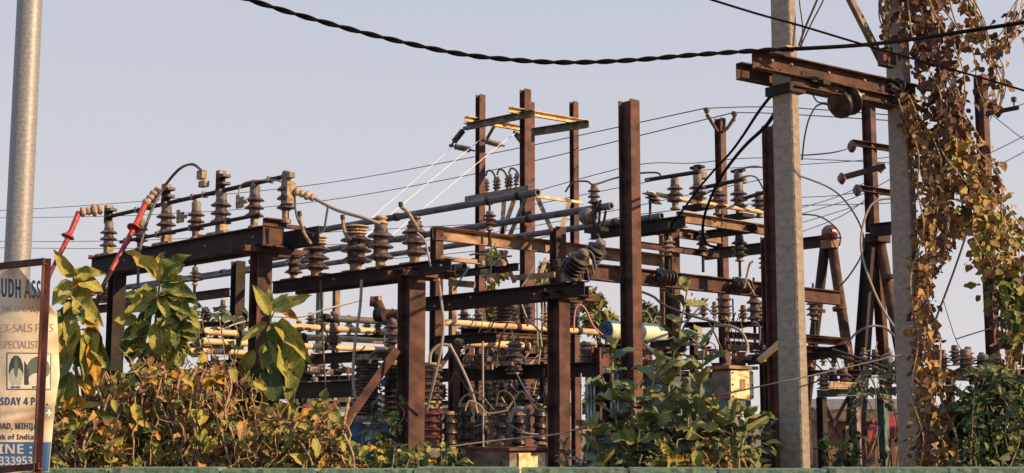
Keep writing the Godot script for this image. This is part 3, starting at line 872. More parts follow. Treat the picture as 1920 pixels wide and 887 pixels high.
func build_right_yard() -> void:
	# insulator platform: two tan channels running away to the right, with two rows of insulators
	var p := P(1272, 406, 19.6)
	var q := L(p, BX, 1462)
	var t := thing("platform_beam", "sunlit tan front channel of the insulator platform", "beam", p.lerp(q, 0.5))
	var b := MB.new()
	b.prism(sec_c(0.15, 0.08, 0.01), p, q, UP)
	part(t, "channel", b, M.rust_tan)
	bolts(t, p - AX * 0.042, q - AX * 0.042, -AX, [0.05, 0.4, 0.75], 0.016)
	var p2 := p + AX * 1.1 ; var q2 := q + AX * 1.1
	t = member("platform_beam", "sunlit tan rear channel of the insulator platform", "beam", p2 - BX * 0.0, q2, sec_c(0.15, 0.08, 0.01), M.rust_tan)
	p = P(1270, 425, 19.4)
	member("cross_beam", "dark beam on the near side of the insulator platform", "beam", p, L(p, AX, 1170), sec_i(0.14, 0.1), M.rust_dark_shaded)
	p = P(1420, 428, 20.6)
	member("cross_beam", "dark diagonal beam under the insulator platform", "beam", p, L(p, AX, 1300), sec_i(0.12, 0.1), M.rust_dark_shaded)
	# row: x, base y, top y, radius px, extra jaw
	var rows := [[1266, 385, 332, 16, false], [1309, 385, 312, 17, true], [1347, 395, 345, 17, false], [1386, 402, 318, 17, true], [1424, 400, 358, 15, false]]
	for i in rows.size():
		var r: Array = rows[i]
		var d := 19.7 + i * 0.35
		var a := P(r[0], r[1] + 8, d)
		var hh: float = (r[1] + 8 - r[2]) * d / FPX
		var ins := insulator(a, hh, r[3] * d / FPX, 3, "%s dark ribbed insulator from the left on the tan platform" % ORD[i], "insulators on the tan platform", UP, M.porcelain, 0.22, 0.4 if r[4] else 0.22)
		if r[4]:
			clampbox(ins, "contact_jaw", a + UP * (hh * 0.9), 0.05, 0.1, 0.03, M.rust_dark_shaded)
			clampbox(ins, "jaw_plate", a + UP * (hh * 1.0), 0.11, 0.02, 0.04, M.rust_dark_shaded)
			clampbox(ins, "foot_plate", a + UP * 0.03, 0.18, 0.03, 0.14, M.rust_dark_shaded)
			b = MB.new()
			b.lathe([Vector2(0.07, -0.05), Vector2(0.085, -0.045), Vector2(0.085, 0.045), Vector2(0.07, 0.05)], a + UP * (hh * 0.82) + BX * 0.08, UP, 10)
			part(ins, "spring_ring", b, M.steel)
	for s in [[1216, 337, 1312, 322, 19.7, "nearest dark switch blade above the tan platform"], [1318, 352, 1395, 336, 20.2, "middle dark switch blade above the tan platform"], [1395, 372, 1462, 352, 20.6, "farthest dark switch blade above the tan platform"]]:
		t = thing("isolator_tube", s[5], "switch blade", P(s[0], s[1], s[4]))
		b = MB.new()
		b.tube([P(s[0], s[1], s[4]), P(s[2], s[3], s[4] - 0.7)], 0.03, 8)
		part(t, "tube", b, M.rust_dark_shaded)
		clampbox(t, "contact_tip", P(s[0], s[1], s[4]), 0.05, 0.025, 0.03, M.steel)
	t = thing("operating_rod", "pale sunlit operating rod lying across the platform insulators", "rod", P(1220, 365, 19.7))
	b = MB.new()
	b.tube([P(1214, 361, 19.7), P(1300, 378, 20.0), P(1456, 402, 21.3)], 0.035, 8)
	part(t, "tube", b, M.cream)
	# leaning insulator discs left of the platform
	var c := P(1224, 372, 19.4)
	t = thing("disc_insulator", "tilted pair of dark insulator discs on a stem before the platform", "insulator", P(1219, 410, 19.4))
	for k in 3:
		b = MB.new()
		b.lathe([Vector2(0.03, 0.03), Vector2(0.12 - k * 0.01, -0.005), Vector2(0.12 - k * 0.01, -0.02), Vector2(0.03, -0.03)], c + UP * (0.06 - k * 0.055) + Vector3(-0.03 + k * 0.03, 0, 0), Vector3(0.2, 1, 0.15), 14)
		part(t, "disc", b, M.porcelain)
	b = MB.new()
	b.tube([P(1219, 412, 19.4), P(1219, 372, 19.4)], 0.02, 6)
	part(t, "stem", b, M.rust_dark_shaded)
	# second bay below: rusty beam with bobbins
	p = P(1096, 508, 16.0); q = L(p, BX, 1575)
	t = thing("bobbin_beam", "long rusty channel beam with wound bobbins crossing in front of the tallest column", "beam", p.lerp(q, 0.5))
	b = MB.new()
	b.prism(sec_i(0.19, 0.12, 0.012, 0.012), p, q, UP)
	part(t, "girder", b, M.rust)
	bolts(t, p - AX * 0.008, q - AX * 0.008, -AX, [0.1, 0.14, 0.5, 0.8], 0.014)
	for s in [[1250, 512, "nearest"], [1392, 528, "middle"], [1452, 520, "farthest"]]:
		var a := L(p - AX * 0.16, BX, s[0])
		var bb := thing("bobbin_insulator", "%s wound bobbin insulator lying on the long rusty beam" % s[2], "insulator", a, "bobbins on the long rusty beam")
		b = MB.new()
		var pr := [Vector2(0.001, -0.13), Vector2(0.05, -0.13)]
		for k in 4:
			var y := -0.11 + k * 0.06
			pr.append(Vector2(0.06, y)); pr.append(Vector2(0.1, y + 0.012)); pr.append(Vector2(0.1, y + 0.024)); pr.append(Vector2(0.06, y + 0.04))
		pr.append(Vector2(0.04, 0.15)); pr.append(Vector2(0.001, 0.15))
		b.lathe(pr, a, BX, 14)
		part(bb, "bobbin", b, M.porcelain_dark)
		b = MB.new()
		b.tube([a - BX * 0.05 + UP * 0.1, a + AX * 0.1 - BX * 0.05 + UP * 0.11, a + AX * 0.12 - UP * 0.1 - BX * 0.05], 0.014, 6)
		part(bb, "strap", b, M.steel)
	# dark beam to the pipe legged frame
	p_beam("dark beam ending at the round insulator on the pipe legged frame", 1548, 452, 23.5, 1320, 0.19, 0.12, M.rust_dark_shaded)
	p = P(1345, 478, 21.0)
	member("cross_beam", "thin rusty beam sloping behind the platform post", "beam", p, L(p, BX * -1.0, 1195), sec_c(0.09, 0.07), M.rust)
	# mid insulators
	for s in [[1387, 450, 490, 21.0, 0.12, "dark stack of sheds under the platform middle", M.porcelain_dark], [1438, 480, 510, 20.0, 0.12, "dark ribbed insulator against the brown sunlit post", M.porcelain_dark], [1358, 555, 600, 19.5, 0.11, "ribbed insulator behind the grey leafed plant tip", M.porcelain], [1415, 560, 612, 19.5, 0.11, "ribbed insulator standing above the low paired beam", M.porcelain], [1526, 565, 600, 20.5, 0.11, "ribbed insulator just past the grey concrete pole", M.porcelain], [1254, 450, 480, 19.0, 0.1, "pale banded insulator on the platform corner post", M.clamp], [1318, 440, 480, 20.6, 0.1, "grey sheds beside the looping cable under the platform", M.porcelain_dark]]:
		var a := P(s[0], s[2], s[3])
		var hi: float = (s[2] - s[1]) * s[3] / FPX * 1.25
		stems(insulator(a, hi, s[4], 3, s[5], "", UP, s[6], 0.15, 0.15), a, hi, 0.24, 0.2)
	for s in [[628, 1362, 1455, "upper"], [645, 1362, 1455, "lower"]]:
		var a := P(s[1], s[0], 19.2)
		member("paired_beam", "%s rusty channel of the low pair behind the cream box" % s[3], "beam", a, P(s[2] + 130, s[0] + 14, 19.4), sec_c(0.09, 0.07), M.rust)
	# column behind the platform and pipes
	var hp := P(1350, 222, 28.0)
	t = thing("line_pole", "maroon line pole with two curved horns and pin insulators", "pole", Vector3(hp.x, 0, hp.z))
	b = MB.new()
	b.prism(sec_i(0.16, 0.17), Vector3(hp.x, 0, hp.z), hp, AX)
	part(t, "shaft", b, M.maroon)
	for s in [[[1346, 247], [1338, 235], [1326, 215], "horn"], [[1354, 247], [1364, 240], [1376, 222], "horn"]]:
		b = MB.new()
		b.tube(PTS([[s[0][0], s[0][1], 27.9], [s[1][0], s[1][1], 27.9], [s[2][0], s[2][1], 27.9]]), 0.035, 7)
		var hn := part(t, "horn", b, M.maroon)
	for s in [[1325, 205], [1377, 212]]:
		b = MB.new()
		b.lathe([Vector2(0.02, -0.15), Vector2(0.025, -0.06), Vector2(0.045, -0.05), Vector2(0.05, -0.01), Vector2(0.07, 0.0), Vector2(0.06, 0.05), Vector2(0.001, 0.06)], P(s[0], s[1] + 2, 27.9), UP, 10)
		part(t, "pin_insulator", b, M.porcelain)

func build_far_right() -> void:
	# pipe legged A frame with a round insulator
	var topc := P(1553, 440, 23.5)
	for s in [["a_frame", 1526, 1586, "rusty pipe legged trestle topped by a round insulator"]]:
		var t := thing(s[0], s[3], "trestle", Vector3(topc.x, 0, topc.z))
		for x in [s[1], s[2]]:
			var e := P(x, 655, 23.5 + (0.3 if x < 1550 else -0.3))
			var dirv := (e - topc).normalized()
			var foot := topc + dirv * (topc.y / -dirv.y)
			var b := MB.new()
			b.tube([foot, topc + Vector3((x - 1553) * 0.0012, 0, 0)], 0.085, 10)
			part(t, "leg", b, M.rust if x > 1550 else M.rust_dark_shaded)
			b = MB.new()
			var at := topc.lerp(foot, 0.2)
			b.lathe([Vector2(0.085, -0.03), Vector2(0.12, -0.028), Vector2(0.12, 0.028), Vector2(0.085, 0.03)], topc.lerp(foot, 0.26), dirv, 12)
			part(t, "leg_collar", b, M.rust)
		var b2 := MB.new()
		b2.lathe([Vector2(0.001, -0.09), Vector2(0.06, -0.09), Vector2(0.13, -0.04), Vector2(0.14, 0.0), Vector2(0.11, 0.03), Vector2(0.05, 0.09), Vector2(0.001, 0.09)], P(1556, 436, 23.3), Vector3(-0.3, 0.2, 1), 16)
		part(t, "round_insulator", b2, M.porcelain_red)
		b2 = MB.new()
		b2.box(P(1556, 458, 23.4), AX * 0.11, UP * 0.07, BX * 0.11, 0.01)
		part(t, "head_block", b2, M.rust_tan)
		b2 = MB.new()
		b2.box(P(1556, 446, 23.4), AX * 0.14, UP * 0.012, BX * 0.14)
		part(t, "head_plate", b2, M.rust)
	# tripod trestle carrying the line mast
	topc = P(1640, 445, 22.5)
	var t2 := thing("a_frame", "three legged rusty trestle under the line mast beside the vine pole", "trestle", Vector3(topc.x, 0, topc.z))
	for s in [[1618, 650, 22.2, 0.11, true], [1655, 650, 23.2, 0.085, true], [1686, 650, 22.0, 0.085, false]]:
		var e := P(s[0], s[1], s[2])
		var tp := topc + Vector3((s[0] - 1650) * 0.002, 0, 0)
		var dirv := (e - tp).normalized()
		var foot := tp + dirv * (tp.y / -dirv.y)
		var b := MB.new()
		if s[4]: b.prism(sec_i(s[3] * 1.7, s[3] * 1.6, 0.012, 0.012), foot, tp, AX)
		else: b.tube([foot, tp], s[3], 10)
		part(t2, "leg", b, M.rust_dark_shaded if s[0] < 1640 else M.rust)
	var b3 := MB.new()
	b3.box(P(1646, 447, 22.4), AX * 0.12, UP * 0.07, BX * 0.18, 0.01)
	part(t2, "head_block", b3, M.rust_dark_shaded)
	b3 = MB.new()
	b3.lathe([Vector2(0.085, -0.03), Vector2(0.13, -0.028), Vector2(0.13, 0.028), Vector2(0.085, 0.03)], P(1668, 519, 22.1), UP, 12)
	part(t2, "leg_collar", b3, M.rust)
	# black beam beside it
	var p := P(1632, 432, 22.2)
	member("cross_beam", "beam coloured black for shade, running from the trestle behind the vine pole", "beam", p, P(1850, 410, 21.0), sec_i(0.2, 0.12), M.rust_dark_shaded)
	# mast on the trestle with side arms
	var mt := P(1627, 165, 22.4)
	var t := thing("line_mast", "maroon line mast with dark disc insulators seen between the concrete poles", "mast", Vector3(mt.x, topc.y, mt.z))
	b3 = MB.new()
	b3.prism(sec_i(0.17, 0.15, 0.012, 0.01), Vector3(mt.x, topc.y + 0.07, mt.z), mt, AX)
	part(t, "shaft", b3, M.maroon)
	for s in [[1612, 190, 1720, 204], [1598, 267, 1720, 287], [1608, 352, 1722, 370]]:
		b3 = MB.new()
		b3.prism(sec_c(0.09, 0.09, 0.01), P(s[0], s[1], 22.2), P(s[2], s[3], 22.6), UP)
		part(t, "side_arm", b3, M.rust)
	b3 = MB.new()
	b3.prism(sec_r(0.09, 0.05), P(1576, 334, 22.15), P(1660, 311, 22.0), UP)
	part(t, "side_arm", b3, M.rust_dark_shaded)
	for s in [[1597, 275, -0.4], [1578, 335, -0.2], [1650, 314, 0.3], [1607, 357, -0.3]]:
		b3 = MB.new()
		b3.lathe([Vector2(0.001, -0.05), Vector2(0.05, -0.05), Vector2(0.07, -0.03), Vector2(0.1, 0.0), Vector2(0.085, 0.02), Vector2(0.035, 0.07), Vector2(0.001, 0.08)], P(s[0], s[1], 22.1), Vector3(0.75, 0.1, s[2]), 14)
		part(t, "disc_insulator", b3, M.porcelain)
	# far mast with a pin arm at the right edge
	mt = P(1838, 140, 24.0)
	t = thing("line_mast", "maroon line mast with a pin arm rising through the hanging creeper", "mast", Vector3(mt.x, 0, mt.z))
	b3 = MB.new()
	b3.prism(sec_i(0.17, 0.18, 0.012, 0.01), Vector3(mt.x, 0, mt.z), mt, AX)
	part(t, "shaft", b3, M.maroon)
	b3 = MB.new()
	b3.prism(sec_l(0.08, 0.08), P(1846, 213, 23.8), P(1908, 201, 23.2), UP)
	part(t, "pin_arm", b3, M.rust_dark_shaded)
	for s in [[1863, 200], [1901, 186]]:
		b3 = MB.new()
		b3.lathe([Vector2(0.015, -0.12), Vector2(0.015, -0.05), Vector2(0.045, -0.045), Vector2(0.05, 0.02), Vector2(0.03, 0.04), Vector2(0.001, 0.045)], P(s[0], s[1], 23.5), UP, 8)
		part(t, "pin_insulator", b3, M.porcelain_dark)
	# steel stand with diagonals low between the concrete poles
	var ga := P(1536, 738, 18.5); var gb := P(1790, 728, 19.4)
	t = thing("lattice_stand", "grey steel lattice stand with crossed maroon diagonals between the concrete poles", "stand", Vector3(ga.x, 0, ga.z))
	b3 = MB.new()
	b3.prism(sec_c(0.1, 0.1, 0.012), ga, gb, UP)
	part(t, "top_rail", b3, M.teal_tank)
	for s in [[1540, 0.1, M.rust_dark_shaded], [1603, 0.09, M.steel], [1654, 0.11, M.teal_tank], [1740, 0.1, M.steel]]:
		var a := L(ga, (gb - ga).normalized(), s[0])
		b3 = MB.new()
		b3.prism(sec_i(s[1], s[1]), Vector3(a.x, 0, a.z), a - UP * 0.05, AX)
		part(t, "post", b3, s[2])
	for s in [[1548, 760, 1575, 826], [1591, 742, 1560, 800], [1592, 745, 1586, 840], [1610, 770, 1625, 880], [1650, 800, 1625, 880], [1660, 770, 1670, 830], [1690, 800, 1650, 885]]:
		b3 = MB.new()
		b3.prism(sec_l(0.05, 0.05, 0.006), P(s[0], s[1], 18.9), P(s[2], s[3], 18.9), UP if absf(s[0] - s[2]) > 4 else AX)
		part(t, "diagonal", b3, M.maroon)
	# rail mounted insulators and clutter along its top
	var k := 0
	for s in [[1545, 700, 735], [1563, 690, 730], [1583, 690, 730], [1665, 668, 728], [1690, 668, 728], [1765, 660, 700], [1812, 655, 712], [1844, 665, 700]]:
		var a := P(s[0], s[2], 18.9)
		insulator(a, (s[2] - s[1]) * 18.9 / FPX, 0.1 if s[0] < 1600 else 0.14, 3 if s[0] < 1600 else 4, "%s ribbed insulator from the left above the grey lattice stand" % ORD[k], "insulators above the lattice stand", UP, M.porcelain_dark if k % 2 else M.porcelain, 0.12, 0.2)
		k += 1
	member("cross_beam", "dark beam above the lattice stand behind the concrete pole", "beam", P(1510, 668, 19.5), P(1590, 655, 19.0), sec_i(0.14, 0.1), M.rust_dark_shaded)
	member("cross_beam", "rusty beam just over the dark beam behind the concrete pole", "beam", P(1480, 632, 19.3), P(1592, 642, 19.5), sec_c(0.11, 0.09), M.rust)
	member("cross_beam", "dark rail over the bushes near the edge", "beam", P(1690, 700, 19.2), P(1935, 712, 19.6), sec_i(0.12, 0.1), M.rust_dark_shaded)
	var bs := P(1862, 765, 18.0)
	insulator(bs, 0.45, 0.22, 5, "wide dark ribbed bushing above the bushes near the edge", "", UP, M.porcelain_dark, 0.08, 0.12)
	for s in [[[1570, 668], [1640, 690], [1735, 730], "dark cable sagging above the lattice stand"], [[1560, 655], [1690, 700], [1770, 745], "second dark cable crossing above the lattice stand"]]:
		var w := thing("cable", s[3], "cable", P(s[0][0], s[0][1], 18.6))
		b3 = MB.new()
		b3.tube(PTS([[s[0][0], s[0][1], 18.8], [s[1][0], s[1][1], 18.6], [s[2][0], s[2][1], 18.6]]), 0.022, 6)
		part(w, "sheath", b3, M.wire_dark)
	var jb := P(1700, 712, 18.5)
	t = thing("small_tray", "pale cable tray on top of the lattice stand", "tray", jb)
	clampbox(t, "tray_floor", jb, 0.22, 0.012, 0.09, M.clamp, BX)
	clampbox(t, "tray_lip", jb + UP * 0.04 - AX * 0.09, 0.22, 0.04, 0.006, M.clamp, BX)
	var cb := P(1570, 728, 18.4)
	t = thing("small_tray", "pale cable tray at the concrete pole end of the lattice stand", "tray", cb)
	clampbox(t, "tray_floor", cb, 0.3, 0.012, 0.08, M.clamp, BX)
	clampbox(t, "tray_lip", cb + UP * 0.045 - AX * 0.08, 0.3, 0.035, 0.006, M.clamp, BX)

# a bushing: stack of sheds with a metal top, standing on something
func bushing(base: Vector3, h: float, r: float, nn: int, label: String, m: Material, group := "") -> Node3D:
	var t := thing("bushing", label, "bushing", base, group)
	var hp := h * 0.84
	var me := shed_mesh(nn, snappedf(r / hp, 0.02), 0.68)
	inst(t, "porcelain", me, m, Transform3D(Basis(Vector3(hp, 0, 0), Vector3(0, hp, 0), Vector3(0, 0, hp)), base + UP * h * 0.06))
	var b := MB.new()
	b.lathe([Vector2(r * 0.85, 0), Vector2(r * 0.85, h * 0.05), Vector2(r * 0.6, h * 0.07)], base, UP, 14)
	part(t, "flange", b, M.clamp)
	b = MB.new()
	var y := base + UP * h * 0.89
	b.lathe([Vector2(r * 0.6, 0), Vector2(r * 0.9, h * 0.01), Vector2(r * 0.9, h * 0.045), Vector2(r * 0.6, h * 0.05), Vector2(r * 0.6, h * 0.1), Vector2(0.001, h * 0.11)], y, UP, 14)
	part(t, "metal_top", b, M.clamp)
	return t

func build_lower_yard() -> void:
	p_beam("dark lower beam behind the first two near columns", 750, 664, 16.8, 380, 0.13, 0.1, M.rust_dark_shaded)
	p_beam("thick dark beam low behind the hanging loop", 700, 728, 16.6, 400, 0.2, 0.12, M.rust_dark_shaded)
	p_beam("dark lower beam between the second and third near columns", 1120, 692, 16.4, 800, 0.17, 0.12, M.rust_dark_shaded)
	p_beam("dark beam behind the banner and the leafy plants", 430, 548, 19.6, 110, 0.12, 0.1, M.rust)
	p_beam("dark lowest beam behind the dry creeper", 430, 700, 18.0, 60, 0.16, 0.1, M.rust_dark_shaded)
	p_beam("thin maroon angle under the cream pipe", 905, 626, 18.4, 1045, 0.06, 0.06, M.maroon, BX)
	p_beam("second thin maroon angle under the cream pipe", 870, 668, 18.0, 1030, 0.05, 0.05, M.maroon, BX)
	p_beam("dark bracket rail beside the rusty post", 930, 632, 17.0, 815, 0.12, 0.1, M.rust_dark_shaded, AX)
	# slanting brace of the second near column
	var t := member("brace", "slanting rusty brace leaning against the second near column", "brace", P(742, 655, 14.2), P(640, 800, 13.9), sec_l(0.09, 0.08, 0.012), M.rust)
	member("brace", "slanting dark brace of the short rusty post", "brace", P(852, 645, 16.8), P(800, 725, 16.6), sec_l(0.06, 0.06), M.rust)
	# big ribbed bushings on the blue tank
	var tank := P(660, 800, 16.8)
	var tb := thing("transformer_tank", "blue grey transformer tank low behind the brace", "transformer", Vector3(tank.x, 0, tank.z))
	var b := MB.new()
	b.box(Vector3(tank.x, 0.85, tank.z), Vector3(0.62, 0, 0), Vector3(0, 0.84, 0), Vector3(0, 0, 0.4), 0.03)
	part(tb, "tank_body", b, M.blue)
	b = MB.new()
	b.box(Vector3(tank.x, 1.72, tank.z), Vector3(0.68, 0, 0), Vector3(0, 0.02, 0), Vector3(0, 0, 0.45), 0.008)
	part(tb, "lid", b, M.blue)
	for k in 7:
		b = MB.new()
		b.box(Vector3(tank.x - 0.54 + k * 0.18, 0.95, tank.z + 0.46), Vector3(0.02, 0, 0), Vector3(0, 0.6, 0), Vector3(0, 0, 0.06))
		part(tb, "cooling_fin", b, M.blue)
	bushing(Vector3(P(687, 785, 16.6).x, 1.74, -16.6), 0.76, 0.19, 9, "tall dark ribbed bushing on the blue tank left of its twin", M.porcelain_dark)
	bushing(Vector3(P(738, 785, 17.1).x, 1.74, -17.1), 0.72, 0.17, 9, "tall dark ribbed bushing on the blue tank beside the second near column", M.porcelain_dark)
	# brown current transformer column
	var ct := P(806, 845, 16.0)
	var cb := thing("equipment_plinth", "pale equipment plinth behind the second near column", "plinth", Vector3(ct.x, 0, ct.z))
	b = MB.new()
	b.box(Vector3(ct.x, ct.y / 2, ct.z), Vector3(0.3, 0, 0), Vector3(0, ct.y / 2, 0), Vector3(0, 0, 0.3), 0.02)
	part(cb, "block", b, M.concrete)
	bushing(ct + UP * 0.002, 0.52, 0.155, 5, "lower brown ribbed bushing behind the second near column", M.porcelain_red)
	bushing(ct + UP * 0.53, 0.46, 0.145, 5, "upper brown ribbed bushing stacked behind the second near column", M.porcelain)
	# row of smaller bushings on grey cabinets
	var base := P(950, 838, 16.2)
	var cab := thing("switch_cabinet", "grey and cream rust stained cabinet under the row of small bushings", "cabinet", Vector3(base.x, 0, base.z))
	b = MB.new()
	b.box(Vector3(base.x, base.y / 2 - 0.02, base.z), AX * 0.5, UP * (base.y / 2 - 0.02), BX * 0.42, 0.02)
	part(cab, "body", b, M.steel)
	b = MB.new()
	b.box(Vector3(base.x, base.y - 0.018, base.z), AX * 0.54, UP * 0.018, BX * 0.46, 0.006)
	part(cab, "rusty_lid", b, M.rust)
	b = MB.new()
	b.box(Vector3(base.x, base.y / 2 - 0.02, base.z) - AX * 0.51 - BX * 0.1, AX * 0.012, UP * (base.y / 2 - 0.04), BX * 0.2, 0.006)
	var dr := part(cab, "door", b, M.cream_box)
	b = MB.new()
	b.box(Vector3(base.x, base.y * 0.6, base.z) - AX * 0.53 - BX * 0.26, AX * 0.012, UP * 0.05, BX * 0.012)
	part(dr, "handle", b, M.rust_dark_shaded)
	b = MB.new()
	b.box(Vector3(base.x, base.y / 2 - 0.05, base.z) - BX * 0.43, AX * 0.36, UP * (base.y / 2 - 0.1), BX * 0.012, 0.006)
	part(cab, "side_panel", b, M.steel)
	var xs := [843, 873, 905, 940, 972, 1012]
	for i in xs.size():
		var a := P(xs[i], 838 - (8 if i % 2 else 0), 16.0 + (i % 3) * 0.25)
		bushing(a - UP * 0.02, 0.42 + 0.05 * (i % 2), 0.09, 3, "%s small dark bushing from the left over the rust stained cabinet" % ORD[i], M.porcelain_dark, "small bushings over the cabinet")
	var sc := P(977, 800, 16.6)
	t = thing("metal_canister", "shiny pale metal canister among the small bushings", "canister", sc)
	b = MB.new()
	b.lathe([Vector2(0.001, -0.14), Vector2(0.1, -0.14), Vector2(0.11, -0.12), Vector2(0.11, 0.2), Vector2(0.09, 0.23), Vector2(0.001, 0.24)], sc, UP, 16)
	part(t, "body", b, M.galv)
	b = MB.new()
	b.lathe([Vector2(0.115, -0.02), Vector2(0.12, -0.02), Vector2(0.12, 0.02), Vector2(0.115, 0.02)], sc, UP, 16)
	part(t, "band", b, M.steel)
	# stacks higher up
	for s in [[945, 605, 575, 17.6, 0.14, 5, "wide dark ribbed bushing under the third beam", M.porcelain_dark], [965, 702, 655, 17.2, 0.12, 4, "pale ribbed insulator behind the tangled wires", M.porcelain], [1076, 615, 560, 17.4, 0.07, 6, "slim ribbed insulator right behind the third near column", M.porcelain_dark], [1104, 700, 655, 17.4, 0.13, 4, "pale ribbed insulator before the maroon post", M.porcelain]]:
		bushing(P(s[0], s[1], s[3]), (s[1] - s[2]) * s[3] / FPX * 1.3, s[4], s[5], s[6], s[7])
	# valve with handwheel hanging by the second near column
	var vp := P(716, 580, 18.4)
	t = thing("pipe_valve", "stubby brown pipe elbow and cap left of the second near column", "pipe fitting", vp)
	b = MB.new()
	b.tube(smooth([P(694, 565, 18.4), P(706, 567, 18.4), P(712, 578, 18.4), P(718, 588, 18.4), P(745, 590, 18.4)], 5), 0.07, 10)
	part(t, "elbow", b, M.rust)
	b = MB.new()
	b.lathe([Vector2(0.001, -0.06), Vector2(0.09, -0.06), Vector2(0.1, 0.0), Vector2(0.085, 0.06), Vector2(0.001, 0.06)], P(712, 590, 18.3), Vector3(0.8, 0, 0.3), 12)
	part(t, "cap", b, M.rust_dark_shaded)
	clampbox(t, "lug", P(706, 560, 18.4), 0.08, 0.03, 0.03, M.clamp)
	# distant equipment rows seen between the lower beams
	var n := 0
	for q in [[550, 652, 700, 20.0, "behind the hanging loop"], [470, 590, 745, 20.0, "behind the yellowing plant foot"], [120, 240, 560, 22.0, "behind the banner plant"], [830, 1030, 745, 20.0, "behind the knotted wires"], [300, 450, 640, 21.0, "behind the tall green plant"]]:
		var x: float = q[0]
		var kk := 0
		while x < q[1]:
			var a := P(x, q[2] + rng.randf_range(-4, 12), q[3] + rng.randf_range(0, 1.0))
			var hh := rng.randf_range(0.22, 0.36)
			insulator(a, hh, rng.randf_range(0.075, 0.12), 3, "%s small ribbed insulator from the left in the low row %s" % [ORD[kk % 12], q[4]], "small insulators in the back rows", UP, [M.porcelain, M.porcelain_dark, M.clamp, M.porcelain_red][n % 4], 0.15, 0.22)
			x += rng.randf_range(17, 30); n += 1; kk += 1
	var k := 0
	for q in [[120, 250, 566], [292, 455, 652], [455, 660, 762], [545, 665, 712], [820, 1040, 756]]:
		var a := P(q[0], q[2], 20.8); 
		member("cable_rail", "%s thin pale rail under the back row insulators" % ORD[k], "rail", a, P(q[1], q[2] - 4, 20.4), sec_c(0.07, 0.1), M.rust_tan if k % 2 else M.steel)
		k += 1
	# clutter of hardware on the lower beams
	for s in [["clamp_rack", "rack of pale clamps on the beam behind the hanging loop", 560, 690, 660, 705, 17.5], ["clamp_rack", "rack of pale clamps behind the tangled wires", 870, 670, 960, 690, 17.2], ["clamp_rack", "rack of rusty clamps beside the short rusty post", 865, 650, 1000, 700, 18.5], ["clamp_rack", "rack of clamps behind the leafy plants", 330, 620, 430, 690, 19.0]]:
		t = thing(s[0], s[1], "clamp rack", P(s[2], s[5], s[6]))
		for i in 16:
			var c := P(rng.randf_range(s[2], s[4]), rng.randf_range(s[3], s[5]), s[6] + rng.randf_range(-0.2, 0.4))
			clampbox(t, "clamp", c, rng.randf_range(0.02, 0.09), rng.randf_range(0.012, 0.045), rng.randf_range(0.015, 0.04), [M.clamp, M.steel, M.rust_tan, M.porcelain, M.rust][i % 5], AX if i % 2 else BX)
	# upright thin rods
	k = 0
	for s in [[906, 640, 838, 15.9, 0.014], [1022, 690, 838, 17, 0.016], [1008, 560, 650, 18, 0.012], [1032, 700, 800, 17.5, 0.016], [1090, 700, 830, 16.2, 0.012], [1064, 660, 790, 18.0, 0.02]]:
		t = thing("upright_rod", "%s thin upright pale rod from the left among the lower wires" % ORD[k], "rod", P(s[0], s[2], s[3]))
		b = MB.new()
		b.tube([P(s[0], s[2], s[3]), P(s[0] - 1, s[1], s[3])], s[4], 6)
		part(t, "rod", b, M.wire_grey if k % 2 else M.wire_pale)
		k += 1

